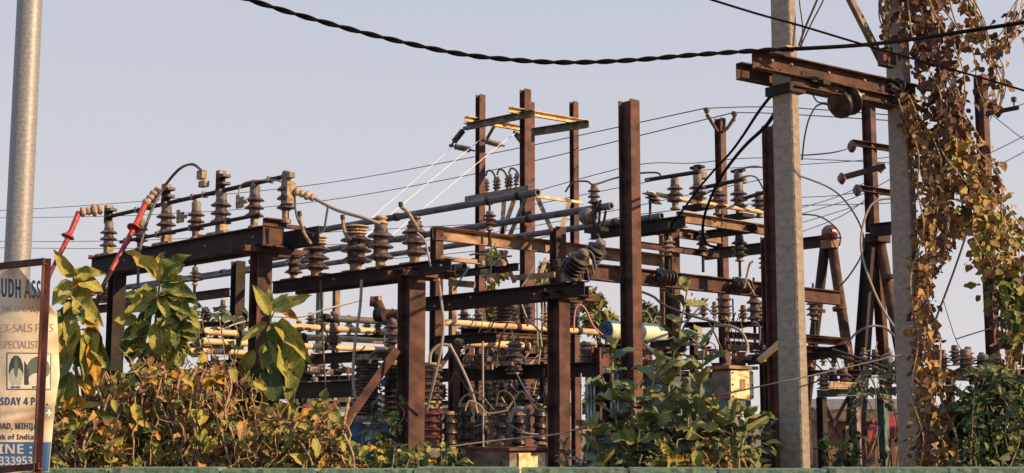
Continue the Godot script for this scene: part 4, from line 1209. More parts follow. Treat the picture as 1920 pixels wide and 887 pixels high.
func build_transformer() -> void:
	var c := P(1136, 619, 17.4)
	var e := L(c, BX, 1240)
	var dirv := (e - c).normalized()
	var len := c.distance_to(e)
	var t := thing("conservator_tank", "pale mint oil conservator drum with a blue end crossing behind the tallest column", "tank", c)
	var b := MB.new()
	b.lathe([Vector2(0.12, 0.0), Vector2(0.125, 0.012), Vector2(0.125, len - 0.012), Vector2(0.12, len), Vector2(0.001, len)], c, dirv, 24)
	part(t, "drum", b, M.mint)
	b = MB.new()
	b.lathe([Vector2(0.001, -0.012), Vector2(0.025, -0.012), Vector2(0.03, 0.004), Vector2(0.055, 0.004), Vector2(0.06, -0.01), Vector2(0.075, -0.012), Vector2(0.08, -0.003), Vector2(0.122, -0.003), Vector2(0.122, 0.006)], c, dirv, 24)
	part(t, "blue_end", b, M.blue)
	for f in [0.25, 0.8]:
		clampbox(t, "saddle", c.lerp(e, f) - UP * 0.15, 0.03, 0.03, 0.1, M.rust_dark_shaded, BX)
	b = MB.new()
	b.tube([c.lerp(e, 0.75) - UP * 0.12, c.lerp(e, 0.75) - UP * 0.2], 0.03, 8)
	part(t, "drain", b, M.whitewash)
	member("tank_support", "dark support channel under the mint drum", "support", c - UP * 0.22 - BX * 0.1, e - UP * 0.22 + BX * 0.5, sec_c(0.09, 0.12), M.rust_dark_shaded)
	# main tank behind the grey leafed plant
	var g := P(1262, 760, 17.6)
	t = thing("transformer_tank", "dark teal main transformer tank hidden behind the grey leafed plant", "transformer", Vector3(g.x, 0, g.z))
	var ht := 2.28
	b = MB.new()
	b.box(Vector3(g.x, 0.45 + (ht - 0.45) / 2, g.z), AX * 0.42, UP * ((ht - 0.45) / 2), BX * 0.55, 0.03)
	part(t, "tank_body", b, M.teal_tank)
	b = MB.new()
	b.box(Vector3(g.x, ht + 0.02, g.z), AX * 0.47, UP * 0.02, BX * 0.62)
	part(t, "lid", b, M.rust_dark_shaded)
	for k in 8:
		b = MB.new()
		b.box(Vector3(g.x, 1.35, g.z) - AX * 0.48 + BX * (-0.49 + k * 0.14), AX * 0.07, UP * 0.6, BX * 0.012)
		part(t, "cooling_fin", b, M.teal_tank)
	for k in 2:
		b = MB.new()
		b.box(Vector3(g.x, 0.22, g.z) + BX * (-0.35 + k * 0.7), AX * 0.4, UP * 0.22, BX * 0.08)
		part(t, "skid", b, M.rust)
	var nx := [1205, 1240, 1275]
	for k in 3:
		bushing(Vector3(P(nx[k], 650, 17.5).x, ht + 0.03, -17.5 - k * 0.12), 0.32, 0.07, 4, "%s small bushing from the left on the teal transformer lid" % ORD[k], M.porcelain_dark, "bushings on the teal transformer lid")
	# cream junction box
	var j := P(1373, 722, 15.8)
	t = thing("junction_box", "cream rust streaked junction box with a tan window plate", "junction box", j)
	b = MB.new()
	b.box(j, BX * 0.21, UP * 0.16, AX * 0.12, 0.012)
	part(t, "case", b, M.steel)
	b = MB.new()
	b.box(j - AX * 0.13, BX * 0.2, UP * 0.152, AX * 0.012, 0.01)
	var lid := part(t, "front_plate", b, M.cream_box)
	b = MB.new()
	b.box(j - AX * 0.146 - UP * 0.0, BX * 0.045, UP * 0.062, AX * 0.004)
	part(lid, "window_plate", b, M.rust_tan)
	for sxx in [-0.175, 0.175]:
		for sy in [-0.13, 0.0, 0.13]:
			b = MB.new()
			b.lathe([Vector2(0.011, 0), Vector2(0.011, 0.012), Vector2(0.001, 0.014)], j - AX * 0.142 + BX * sxx + UP * sy, -AX, 6)
			part(lid, "screw", b, M.rust)
	b = MB.new()
	b.box(j + UP * 0.19, BX * 0.26, UP * 0.018, AX * 0.17)
	part(t, "rain_hood", b, M.rust_tan)
	b = MB.new()
	b.box(j - UP * 0.22, BX * 0.2, UP * 0.055, AX * 0.1, 0.008)
	part(t, "gland_box", b, M.teal_tank)
	member("box_shelf", "sunlit pale shelf channel below the cream junction box", "shelf", j - UP * 0.3 - BX * 0.55, j - UP * 0.33 + BX * 0.2, sec_c(0.05, 0.22), M.cream)
	# open frame under it
	var fr := thing("frame_box", "small dark framed opening under the cream junction box", "frame", P(1350, 778, 15.8))
	for s in [[1340, 771, 1358, 771], [1340, 786, 1358, 786], [1341, 770, 1341, 787], [1357, 770, 1357, 787]]:
		b = MB.new()
		b.tube([P(s[0], s[1], 15.8), P(s[2], s[3], 15.8)], 0.008, 5)
		part(fr, "bar", b, M.steel)
	# sunlit plinth channel
	var p := P(1085, 797, 15.6)
	member("plinth_beam", "rusty sunlit channel beam behind the foot of the grey leafed plant", "beam", p, L(p, BX, 1475), sec_c(0.12, 0.12, 0.012), M.rust_tan)
	# blue panel by the maroon post
	var bp := P(1106, 735, 16.8)
	t = thing("blue_panel", "narrow blue ribbed radiator panel beside the maroon post", "panel", Vector3(bp.x, 0, bp.z))
	for k in 3:
		b = MB.new()
		b.box(Vector3(bp.x - 0.035 + k * 0.04, bp.y / 2 + 0.12, bp.z), Vector3(0.014, 0, 0), Vector3(0, bp.y / 2 + 0.11, 0), Vector3(0, 0, 0.12), 0.005)
		part(t, "rib", b, M.blue)
	bp = P(1150, 735, 17.2)
	t = thing("blue_panel", "narrow blue ribbed radiator panel against the tallest column", "panel", Vector3(bp.x, 0, bp.z))
	for k in 3:
		b = MB.new()
		b.box(Vector3(bp.x - 0.035 + k * 0.04, bp.y / 2 + 0.12, bp.z), Vector3(0.014, 0, 0), Vector3(0, bp.y / 2 + 0.11, 0), Vector3(0, 0, 0.12), 0.005)
		part(t, "rib", b, M.blue)
	# dark tangle of hardware above the transformer
	t = thing("clamp_rack", "dark tangle of clamps and lugs above the cream junction box", "clamp rack", P(1370, 680, 17))
	for i in 26:
		var cc := P(rng.randf_range(1300, 1430), rng.randf_range(645, 690), 17.0 + rng.randf_range(-0.3, 0.5))
		clampbox(t, "clamp", cc, rng.randf_range(0.03, 0.12), rng.randf_range(0.012, 0.05), rng.randf_range(0.015, 0.05), [M.rust_dark_shaded, M.rust, M.rust_tan, M.steel, M.rust_dark_shaded][i % 5], AX.rotated(UP, rng.randf_range(-0.8, 0.8)))
	t = thing("clamp_rack", "dark clutter of clamps and pipes under the mint drum", "clamp rack", P(1230, 660, 17))
	for i in 20:
		var cc := P(rng.randf_range(1190, 1300), rng.randf_range(640, 690), 17.0 + rng.randf_range(-0.3, 0.3))
		clampbox(t, "clamp", cc, rng.randf_range(0.03, 0.14), rng.randf_range(0.012, 0.05), rng.randf_range(0.015, 0.05), [M.rust_dark_shaded, M.rust_dark_shaded, M.rust, M.steel, M.clamp][i % 5], AX.rotated(UP, rng.randf_range(-0.5, 0.5)))
	# pale timber leaning behind the concrete pole
	member("timber_prop", "pale wooden prop leaning beside the grey concrete pole", "prop", P(1424, 676, 14.8), P(1466, 640, 14.6), sec_r(0.06, 0.05, 0.01), M.cream)

const CD := Vector3(0.81, 0, -0.586)      # the concrete pole line
const CN := Vector3(-0.586, 0, -0.81)
func build_concrete_poles() -> void:
	var spots := [[1491, 870, 10.6, 0.24, "grey tapered concrete pole holding the rusty crossarm, bare of creeper"], [1712, 870, 11.5, 0.235, "grey tapered concrete pole with dry creeper climbing its sunlit edge"]]
	for s in spots:
		var g := P(s[0], s[1], s[2])
		var b0 := Vector3(g.x, 0, g.z)
		var t := thing("concrete_pole", s[4], "pole", b0)
		var b := MB.new()
		# broad side faces away from the sun, narrow side catches it
		b.prism(sec_r(0.105, s[3], 0.012), b0, b0 + UP * 6.2, CN, 0.78)
		# turn: side axis along CN, up along CD
		b = MB.new()
		b.prism(sec_r(s[3], 0.105, 0.012), b0, b0 + UP * 6.2, CN, 0.76)
		part(t, "shaft", b, M.concrete)
		for y in [2.2, 3.4, 4.72, 5.0]:
			var c: Vector3 = b0 + UP * y - CN * (s[3] * 0.42 * (1.0 - 0.24 * y / 6.2)) 
			b = MB.new()
			b.lathe([Vector2(0.012, 0.0), Vector2(0.012, 0.004), Vector2(0.001, 0.005)], c - CN * 0.012, -CN, 8)
			part(t, "bolt_hole", b, M.rust_dark_shaded)
	var p := P(1388, 96, 10.0)
	var hh := p.y
	# front channel and rear channel of the crossarm
	var g1 := P(1491, 870, 10.6)
	var a := Vector3(g1.x, hh, g1.z)
	var t := thing("rusty_crossarm", "rusty double channel crossarm bolted across the two concrete poles", "crossarm", a)
	var f0 := L(a - CN * 0.13, CD, 1416); var f1 := L(a - CN * 0.13, CD, 1722)
	var r0 := L(a + CN * 0.13, CD, 1386); var r1 := L(a + CN * 0.13, CD, 1712)
	var b := MB.new()
	b.prism(sec_c(0.14, 0.07, 0.009), f0, f1, UP)
	part(t, "front_channel", b, M.rust)
	b = MB.new()
	b.prism(sec_c(0.13, 0.07, 0.009), r0 - UP * 0.02, r1 - UP * 0.02, UP)
	part(t, "rear_channel", b, M.rust)
	b = MB.new()
	b.prism(sec_l(0.07, 0.05, 0.007), f0.lerp(f1, 0.22) - UP * 0.11, f1 - UP * 0.11, UP)
	part(t, "lower_angle", b, M.rust)
	bolts(t, f0 - CN * 0.04, f1 - CN * 0.04, -CN, [0.07, 0.18, 0.4, 0.62, 0.8], 0.014)
	# clamp band round the first pole
	b = MB.new()
	var bc := Vector3(g1.x, hh - 0.15, g1.z)
	b.box(bc, CD * 0.085, UP * 0.035, CN * 0.13)
	part(t, "clamp_band", b, M.rust_dark_shaded)
	# clip that holds the twisted cable
	b = MB.new()
	b.box(P(1478, 92, 10.3), CD * 0.05, UP * 0.018, CN * 0.03, 0.006)
	part(t, "cable_clip", b, M.cream)
	for s in [[1505, 140], [1525, 150], [1545, 155]]:
		b = MB.new()
		b.box(P(s[0], s[1], 10.6), CD * 0.04, UP * 0.02, CN * 0.03, 0.006)
		part(t, "bracket", b, M.rust_dark_shaded)
	# struts rising from the crossarm
	member("pole_strut", "grey flat strut rising from the crossarm beside the second concrete pole", "strut", P(1656, 120, 11.3), P(1585, -20, 10.9), sec_c(0.065, 0.04, 0.008), M.steel)
	member("pole_strut", "grey strut rising from the second concrete pole into the creeper", "strut", P(1712, 105, 11.4), P(1768, -10, 11.6), sec_c(0.07, 0.04, 0.008), M.steel)
	var sb := P(1663, 112, 11.2)
	var kb := thing("strut_bracket", "rusty bracket at the strut foot on the crossarm", "bracket", sb)
	clampbox(kb, "plate", sb, 0.08, 0.06, 0.03, M.rust, CD)
	clampbox(kb, "lug", sb + UP * 0.07, 0.04, 0.03, 0.03, M.rust_dark_shaded, CD)
	# bell shaped strain insulator below the crossarm
	var q0 := P(1618, 176, 11.0); var q1 := P(1560, 202, 10.8)
	t = thing("strain_insulator", "large dark bell shaped strain insulator hung under the crossarm", "insulator", q0)
	var ax := (q1 - q0)
	var ln := ax.length()
	b = MB.new()
	b.lathe([Vector2(0.001, 0.0), Vector2(0.02, 0.0), Vector2(0.022, ln * 0.12), Vector2(0.05, ln * 0.1), Vector2(0.055, ln * 0.24), Vector2(0.05, ln * 0.28), Vector2(0.1, ln * 0.36), Vector2(0.125, ln * 0.42), Vector2(0.125, ln * 0.46), Vector2(0.1, ln * 0.5), Vector2(0.06, ln * 0.54), Vector2(0.07, ln * 0.6), Vector2(0.12, ln * 0.72), Vector2(0.115, ln * 0.78), Vector2(0.04, ln * 0.82), Vector2(0.001, ln * 0.83)], q0, ax, 20)
	part(t, "bell", b, M.porcelain_dark)
	b = MB.new()
	b.tube(PTS([[1572, 196, 10.85], [1566, 206, 10.85], [1556, 204, 10.8], [1553, 196, 10.8], [1545, 194, 10.8]]), 0.011, 6)
	part(t, "hook", b, M.wire_dark)
	b = MB.new()
	b.tube([P(1614, 178, 11.0), P(1622, 166, 11.1)], 0.016, 6)
	part(t, "shackle", b, M.rust_dark_shaded)
	# wire bundle on the second pole below the arm
	t = thing("wire_bundle", "dark tangled wire bundle where the crossarm meets the second concrete pole", "wire", P(1668, 168, 11.2))
	for k in 7:
		b = MB.new()
		var c := P(rng.randf_range(1645, 1680), rng.randf_range(158, 182), 11.15)
		b.tube(smooth([c, c + Vector3(0.03, 0.05, 0.02), c + Vector3(0.09, 0.0, 0.03), c + Vector3(0.05, -0.06, 0.0), c + Vector3(-0.02, -0.02, 0.02)], 5), 0.011, 5)
		part(t, "strand", b, M.wire_dark)

func wire(label: String, pts: Array, r: float, m: Material, called := "overhead_wire", group := "") -> Node3D:
	var c := PTS(pts)
	var t := thing(called, label, "wire" if r < 0.012 else "cable", c[0], group)
	var b := MB.new()
	b.tube(c, r, 5 if r < 0.012 else 7)
	part(t, "strand", b, m)
	return t

func build_wires() -> void:
	# twisted service cable across the sky
	var c := PTS([[430, -12, 9.2], [560, 28, 9.3], [700, 66, 9.5], [850, 99, 9.7], [960, 112, 9.8], [1060, 117, 9.9], [1180, 113, 10.0], [1300, 103, 10.1], [1420, 95, 10.2], [1478, 92, 10.25]])
	var t := thing("twisted_cable", "thick black twisted cable sagging across the sky to the crossarm", "cable", c[0])
	var path := []
	for i in c.size() - 1:
		for k in 5: path.append(c[i].lerp(c[i + 1], k / 5.0))
	path.append(c[c.size() - 1])
	var acc := 0.0
	var st := [[], []]
	for i in path.size():
		if i > 0: acc += path[i].distance_to(path[i - 1])
		var tg: Vector3 = (path[min(i + 1, path.size() - 1)] - path[max(i - 1, 0)]).normalized()
		var s := tg.cross(UP).normalized(); var u := s.cross(tg)
		for k in 2:
			var a := acc * 20.0 + PI * k
			st[k].append(path[i] + (s * cos(a) + u * sin(a)) * 0.0095)
	for k in 2:
		var b := MB.new()
		b.tube(st[k], 0.0105, 7)
		part(t, "strand", b, M.cable)
	wire("black cable running from the crossarm clip past the creeper to the edge", [[1478, 92, 10.25], [1560, 88, 10.3], [1640, 82, 10.4], [1720, 72, 10.5], [1820, 57, 10.5], [1960, 36, 10.4]], 0.016, M.cable, "black_cable")
	wire("thin black cable crossing in front of both concrete poles", [[1310, -8, 9.0], [1420, 26, 9.3], [1500, 48, 9.5], [1620, 84, 9.8], [1740, 118, 10.0], [1840, 146, 10.1], [1960, 182, 10.2]], 0.0085, M.cable, "black_cable")
	# long thin lines of the yard
	wire("upper thin grey line from the horned pole down behind the gantry", [[-60, 398, 60], [180, 384, 54], [560, 350, 46], [890, 294, 38], [1322, 203, 27.9]], 0.012, M.wire_grey, "overhead_wire")
	wire("lower thin grey line from the horned pole down behind the gantry", [[-60, 409, 62], [250, 404, 55], [560, 382, 47], [890, 326, 38], [1376, 211, 27.9]], 0.012, M.wire_grey, "overhead_wire")
	wire("thin line from the horned pole to the first concrete pole, upper", [[1322, 203, 27.9], [1460, 201, 26], [1700, 218, 24.0]], 0.01, M.wire_grey)
	wire("thin line from the horned pole to the first concrete pole, lower", [[1376, 211, 27.9], [1460, 213, 26], [1700, 228, 24.0]], 0.01, M.wire_grey)
	wire("thin line low over the banner, upper", [[-60, 452, 50], [200, 452, 48], [520, 440, 44], [900, 420, 40]], 0.011, M.wire_grey)
	wire("thin line low over the banner, lower", [[-60, 464, 50], [200, 466, 48], [520, 462, 44], [900, 440, 40], [1460, 330, 34]], 0.011, M.wire_grey)
	wire("thin line passing the foot of the bus pipes", [[500, 500, 40], [900, 470, 36], [1160, 408, 32], [1440, 380, 30]], 0.01, M.wire_grey)
	wire("thin line crossing behind the platform insulators, upper", [[1000, 360, 34], [1190, 310, 32], [1300, 306, 32], [1440, 296, 32], [1760, 310, 32]], 0.011, M.wire_grey)
	wire("thin line crossing behind the platform insulators, lower", [[1000, 384, 34], [1200, 344, 32], [1330, 318, 32], [1450, 314, 31]], 0.01, M.wire_grey)
	var k := 0
	for s in [[1590, 279, 1500, 288], [1590, 279, 1506, 290], [1700, 290, 1500, 306], [1600, 362, 1500, 366], [1720, 378, 1500, 380], [1640, 330, 1500, 400], [1680, 330, 1500, 412], [1720, 330, 1500, 430], [1640, 360, 1500, 450]]:
		wire("%s thin slack line between the two concrete poles, counted from the top" % ORD[k], [[s[0], s[1], 22.2], [(s[0] + s[2]) / 2.0, (s[1] + s[3]) / 2.0 + 4, 24.0], [s[2] - 60, s[3] + 6, 26.0]], 0.007, M.wire_grey, "slack_wire")
		k += 1
	for s in [[[848, 276], [770, 345], [660, 440], "leftmost white sunlit line slanting down from the gantry"], [[905, 258], [800, 345], [670, 455], "middle white sunlit line slanting down from the gantry"], [[965, 250], [890, 310], [700, 470], "rightmost white sunlit line slanting down from the gantry"]]:
		wire(s[3], [[s[0][0], s[0][1], 29.0], [s[1][0], s[1][1], 27.0], [s[2][0], s[2][1], 24.5]], 0.0045 if s[0][0] < 900 else 0.006, M.wire_alu, "white_line")
	k = 0
	for s in [[1905, 200, 1960, 175], [1860, 215, 1960, 290], [1850, 290, 1960, 232], [1850, 320, 1960, 262]]:
		wire("%s thin line beside the pin arm at the edge, counted from the top" % ORD[k], [[s[0], s[1], 23.5], [(s[0] + s[2]) / 2.0, (s[1] + s[3]) / 2.0 + 2, 23.5], [s[2], s[3], 23.5]], 0.008, M.wire_grey, "edge_wire")
		k += 1
	# heavy dark cables from the first concrete pole into the platform
	wire("heavy dark cable dropping from the first concrete pole to the platform corner", [[1462, 160, 11.0], [1425, 206, 12.5], [1392, 256, 14.2], [1368, 288, 15.5], [1340, 318, 16.8], [1308, 356, 17.8], [1282, 392, 18.4], [1258, 425, 18.8], [1246, 462, 19.0]], 0.014, M.cable, "black_cable")
	wire("heavy dark cable dropping from the first concrete pole into the platform middle", [[1464, 192, 11.0], [1438, 234, 12.3], [1402, 268, 14.0], [1376, 298, 15.5], [1352, 332, 16.8], [1334, 368, 17.8], [1321, 405, 18.4], [1318, 436, 18.7], [1326, 458, 18.9], [1348, 464, 18.9]], 0.018, M.cable, "black_cable")
	wire("grey cable drooping from the platform to the dark tall column", [[1390, 316, 20], [1420, 312, 20], [1450, 320, 20.2], [1500, 330, 20.4], [1570, 362, 21], [1612, 420, 22], [1618, 470, 22.2], [1590, 520, 22.3], [1560, 548, 22.5]], 0.014, M.wire_grey, "grey_cable")
	wire("pale cable looping down past the three legged trestle", [[1690, 372, 21.8], [1645, 376, 21.8], [1625, 400, 21.8], [1614, 450, 21.8], [1622, 500, 21.8], [1650, 570, 21.6], [1682, 620, 21.4]], 0.018, M.wire_pale, "grey_cable")
	wire("dark cable arching from the round insulator", [[1480, 402, 23], [1530, 404, 23], [1560, 420, 23], [1575, 440, 23.2], [1574, 462, 23.3]], 0.014, M.wire_grey, "grey_cable")
	wire("grey cable arching over the lattice stand", [[1586, 650, 19.0], [1605, 625, 19.0], [1632, 612, 19.0], [1660, 615, 19.2], [1685, 640, 19.4]], 0.016, M.wire_grey, "grey_cable")
	wire("grey cable between the platform blade and dark tall column", [[1300, 375, 20], [1400, 330, 20], [1430, 352, 20.2], [1442, 400, 20]], 0.012, M.wire_dark, "grey_cable")
	wire("green wire hanging from the pole hardware to the bell insulator", [[1545, 194, 10.8], [1530, 200, 10.8], [1516, 226, 10.8], [1508, 262, 10.9], [1504, 300, 11.0]], 0.007, M.wire_green, "green_wire")
	wire("short green wire looping below the crossarm", [[1519, 146, 10.7], [1522, 172, 10.75], [1532, 190, 10.8], [1546, 193, 10.8]], 0.006, M.wire_green, "green_wire")
	wire("green wire rising along the first concrete pole above the crossarm", [[1503, 88, 10.6], [1505, 50, 10.6], [1500, 10, 10.6], [1498, -12, 10.6]], 0.006, M.wire_green, "green_wire")
	wire("dark wire slanting up from the crossarm, thicker", [[1498, 86, 10.5], [1510, 52, 10.5], [1528, 10, 10.5], [1536, -10, 10.5]], 0.009, M.wire_dark, "dark_wire")
	wire("dark wire slanting up from the crossarm, thinner", [[1500, 90, 10.4], [1516, 55, 10.4], [1540, 8, 10.4], [1548, -10, 10.4]], 0.006, M.wire_dark, "dark_wire")
	wire("stay rope slanting down behind the vine pole", [[1812, 440, 21.0], [1790, 505, 21], [1760, 585, 21], [1738, 640, 21]], 0.016, M.wire_dark, "stay_wire")
	wire("thin stay hanging with a small turnbuckle beside the vine pole", [[1768, 560, 20.9], [1780, 600, 20.6], [1792, 636, 20.0], [1806, 662, 19.2]], 0.007, M.wire_grey, "stay_wire")
	wire("grey wire rising from the bushes to the mast at the edge", [[1792, 636, 20], [1840, 621, 20], [1900, 604, 20]], 0.01, M.wire_grey, "stay_wire")
	wire("thin slack wire stretched low in front of the first concrete pole", [[1280, 752, 10.2], [1340, 742, 10.1], [1400, 730, 10.1], [1470, 715, 10.1], [1540, 700, 10.3], [1690, 665, 11.0]], 0.006, M.wire_grey, "slack_wire")
	wire("long thin twig coloured wire low over the cabinet", [[840, 838, 12.0], [940, 825, 12.0], [1040, 815, 12.0], [1100, 800, 12.0], [1180, 790, 12.0]], 0.007, M.wire_pale, "slack_wire")
	# wires hanging into the lower yard
	wire("long cable hanging from the second beam into a loop before the brace", [[678, 525, 14.6], [675, 575, 14.6], [666, 640, 14.6], [662, 700, 14.6], [665, 740, 14.6], [671, 748, 14.6]], 0.016, M.wire_pale, "hanging_cable")
	wire("thin cable hanging straight beside the yellowing plant", [[601, 525, 15.2], [604, 600, 15.2], [607, 670, 15.2], [611, 732, 15.2]], 0.011, M.wire_grey, "hanging_cable")
	wire("pale cable hanging along the second near column from its cap", [[822, 522, 13.9], [828, 570, 13.9], [832, 610, 13.9], [826, 660, 13.9], [812, 720, 14.0], [800, 770, 14.2]], 0.014, M.wire_pale, "hanging_cable")
	wire("grey hanging wire curving down to the rust stained cabinet", [[843, 645, 15.8], [866, 690, 15.8], [885, 735, 15.8], [895, 775, 15.8]], 0.016, M.wire_pale, "hanging_cable")
	wire("pale arched cable over the brown bushings", [[806, 682, 15.8], [808, 662, 15.8], [822, 648, 15.8], [842, 648, 15.8], [850, 660, 15.8]], 0.018, M.wire_pale, "arched_cable")
	wire("grey arched cable over the dark bushings of the blue tank", [[692, 682, 16.4], [698, 664, 16.4], [715, 658, 16.4], [735, 660, 16.4]], 0.02, M.wire_grey, "arched_cable")
	wire("pink arched wire beside the third near column", [[1076, 620, 16.0], [1078, 585, 16.0], [1086, 572, 16.0], [1098, 580, 16.0], [1112, 610, 16.0], [1130, 628, 16.0]], 0.01, M.wire_pink, "pink_wire")
	wire("pink arched wire over the cream pipe", [[988, 612, 17.0], [995, 602, 17.0], [1010, 598, 17.0], [1028, 602, 17.0]], 0.012, M.wire_pink, "pink_wire")
	wire("white sagging wire passing behind the first near column", [[420, 605, 19], [470, 592, 19], [560, 594, 19], [610, 580, 19], [680, 562, 19]], 0.014, M.wire_alu, "white_wire")
	wire("second white wire reaching the first near column", [[395, 632, 19.4], [430, 612, 19.4], [470, 600, 19.4]], 0.014, M.wire_alu, "white_wire")
	wire("grey cable rising from the drum to the tallest column", [[1198, 545, 16.6], [1225, 556, 16.6], [1245, 572, 16.5], [1290, 590, 16.4], [1350, 606, 16.4]], 0.016, M.wire_grey, "grey_cable")
	wire("pale cable curving from the junction box up to the rusty beam", [[1345, 610, 16.6], [1370, 612, 16.4], [1392, 625, 16.3], [1402, 650, 16.2], [1398, 668, 16.1]], 0.018, M.wire_pale, "grey_cable")
	wire("pale cable sloping from the mint drum into the plant", [[1196, 634, 16.4], [1220, 656, 16.0], [1250, 672, 15.6], [1290, 682, 15.4]], 0.02, M.wire_pale, "grey_cable")
	wire("thin arched wire behind the mint drum", [[1196, 600, 17], [1204, 584, 17], [1216, 588, 17], [1224, 606, 17], [1230, 594, 17], [1240, 596, 17]], 0.01, M.wire_pale, "arched_cable")
	wire("dark cable hanging beside the ribbed insulator over the paired beam", [[1374, 560, 19], [1378, 610, 19], [1400, 612, 19], [1430, 600, 19]], 0.012, M.wire_dark, "hanging_cable")
	wire("bare hook wire rising from the middle bobbin", [[1395, 540, 16.6], [1402, 510, 16.6], [1406, 495, 16.6], [1412, 490, 16.6]], 0.014, M.clamp, "hook_wire")
	wire("pale strap hanging from the middle bobbin to the ribbed insulator", [[1400, 528, 16.6], [1410, 545, 17.5], [1418, 560, 19]], 0.016, M.wire_pale, "hook_wire")
	wire("dark jumper joining the lone brown insulator to the tallest column", [[1060, 360, 20], [1074, 342, 20], [1100, 340, 20], [1114, 346, 19.7], [1150, 335, 20], [1190, 326, 20], [1232, 324, 20], [1240, 335, 20]], 0.014, M.wire_dark, "jumper_cable")
	wire("dark cable drooping from the switch drive", [[1116, 432, 19.4], [1124, 450, 19.4], [1126, 470, 19.4]], 0.022, M.wire_dark, "hanging_cable")
	# knotted wires over the cabinet
	k = 0
	for s in [[[860, 762], [868, 745], [890, 736], [905, 745], [925, 768]], [[872, 770], [880, 752], [900, 760], [915, 775], [950, 770]], [[930, 760], [936, 735], [955, 738], [965, 760], [955, 790]], [[950, 770], [975, 735], [990, 745], [1005, 765], [1022, 770]], [[985, 760], [1010, 750], [1022, 735], [1016, 765], [985, 785]], [[890, 800], [930, 790], [960, 800], [985, 812], [1010, 815]], [[845, 720], [855, 700], [880, 735], [905, 760], [920, 790]], [[940, 745], [950, 765], [948, 790], [958, 800], [950, 820]], [[968, 700], [990, 740], [1015, 762], [1022, 745], [1025, 720]]]:
		var pts := []
		for q in s: pts.append([q[0], q[1], 15.6 + 0.1 * k])
		wire("%s knotted pale wire in the tangle over the rust stained cabinet" % ORD[k], pts, 0.011, M.wire_pale if k % 2 else M.wire_grey, "knotted_wire", "knotted wires over the cabinet")
		k += 1
	# slanting hanging wires behind the third beam
	k = 0
	for s in [[[978, 570], [990, 600], [1010, 620], [1016, 650]], [[960, 590], [945, 620], [935, 650], [930, 690]], [[1018, 560], [1016, 620], [1010, 680], [1000, 740]], [[880, 500], [866, 520], [858, 535], [850, 545]], [[1000, 500], [990, 520], [980, 535], [975, 545]], [[880, 478], [900, 476], [930, 482], [960, 480]]]:
		var pts := []
		for q in s: pts.append([q[0], q[1], 16.9 + 0.15 * k])
		wire("%s thin slanting wire behind the third black beam" % ORD[k], pts, 0.012, M.wire_grey if k % 2 else M.wire_pale, "slanting_wire", "slanting wires behind the third beam")
		k += 1
	# droppers and hardware in the crowded middle of the yard
	rng.seed = 4242
	for q in [[850, 1030, 560, 800, 18.4, 18, "thin dropper wire in the crowd between the second and third near columns", "droppers in the middle crowd"], [1280, 1440, 560, 700, 18.2, 14, "thin dropper wire in the crowd above the cream junction box", "droppers above the cream box"], [540, 740, 600, 770, 19.0, 10, "thin dropper wire in the crowd behind the hanging loop", "droppers behind the hanging loop"], [1510, 1680, 640, 730, 20.0, 12, "thin dropper wire in the crowd over the lattice stand", "droppers over the lattice stand"]]:
		for i in q[5]:
			var x := rng.randf_range(q[0], q[1]); var y := rng.randf_range(q[2], (q[2] + q[3]) / 2.0)
			var pts := [[x, y, q[4] + rng.randf_range(-0.5, 0.6)]]
			for j in 3:
				x += rng.randf_range(-28, 28); y += rng.randf_range(5, 48)
				pts.append([x, minf(y, q[3]), q[4] + rng.randf_range(-0.4, 0.5)])
			wire(q[6], pts, rng.randf_range(0.006, 0.013), [M.wire_pale, M.wire_grey, M.wire_dark, M.wire_grey][i % 4], "dropper_wire", q[7])
	var kk := 0
	for q in [[870, 1030, 612, 19.4], [860, 1040, 660, 19.8], [560, 740, 625, 21.0], [1290, 1440, 600, 20.6], [1500, 1700, 690, 20.4], [1770, 1930, 690, 20.0], [300, 460, 600, 21.5]]:
		var x: float = q[0]
		var n := 0
		while x < q[1] and n < 12:
			var a := P(x, q[2] + rng.randf_range(-5, 5), q[3] + rng.randf_range(-0.3, 0.3))
			var hh := rng.randf_range(0.2, 0.34)
			var ii := insulator(a, hh, rng.randf_range(0.06, 0.1), 3, "%s little insulator from the left in the %s rear equipment rank" % [ORD[n], ["upper middle", "lower middle", "behind loop", "above cream box", "lattice stand", "far edge", "leafy plant"][kk]], "little insulators in the rear ranks", UP, [M.porcelain_dark, M.porcelain, M.clamp][n % 3], 0.2, 0.2)
			n += 1; x += rng.randf_range(18, 34)
		var ra := P(q[0] - 6, q[2] + 3, q[3]); var rb := P(q[1] + 6, q[2] + 1, q[3])
		member("rear_rail", "dark rail carrying the %s rear equipment rank" % ["upper middle", "lower middle", "behind loop", "above cream box", "lattice stand", "far edge", "leafy plant"][kk], "rail", ra - UP * 0.05, rb - UP * 0.05, sec_c(0.08, 0.1), M.rust_dark_shaded if kk % 2 else M.rust)
		for xx in [q[0] + 10.0, q[1] - 10.0]:
			var pp := P(xx, q[2] + 6, q[3])
			col_at(pp - UP * 0.06, "%s thin post under the %s rear equipment rank" % ["nearer" if xx < q[0] + 20.0 else "farther", ["upper middle", "lower middle", "behind loop", "above cream box", "lattice stand", "far edge", "leafy plant"][kk]], 0.09, 0.09, M.rust_dark_shaded if kk % 2 else M.rust)
		kk += 1

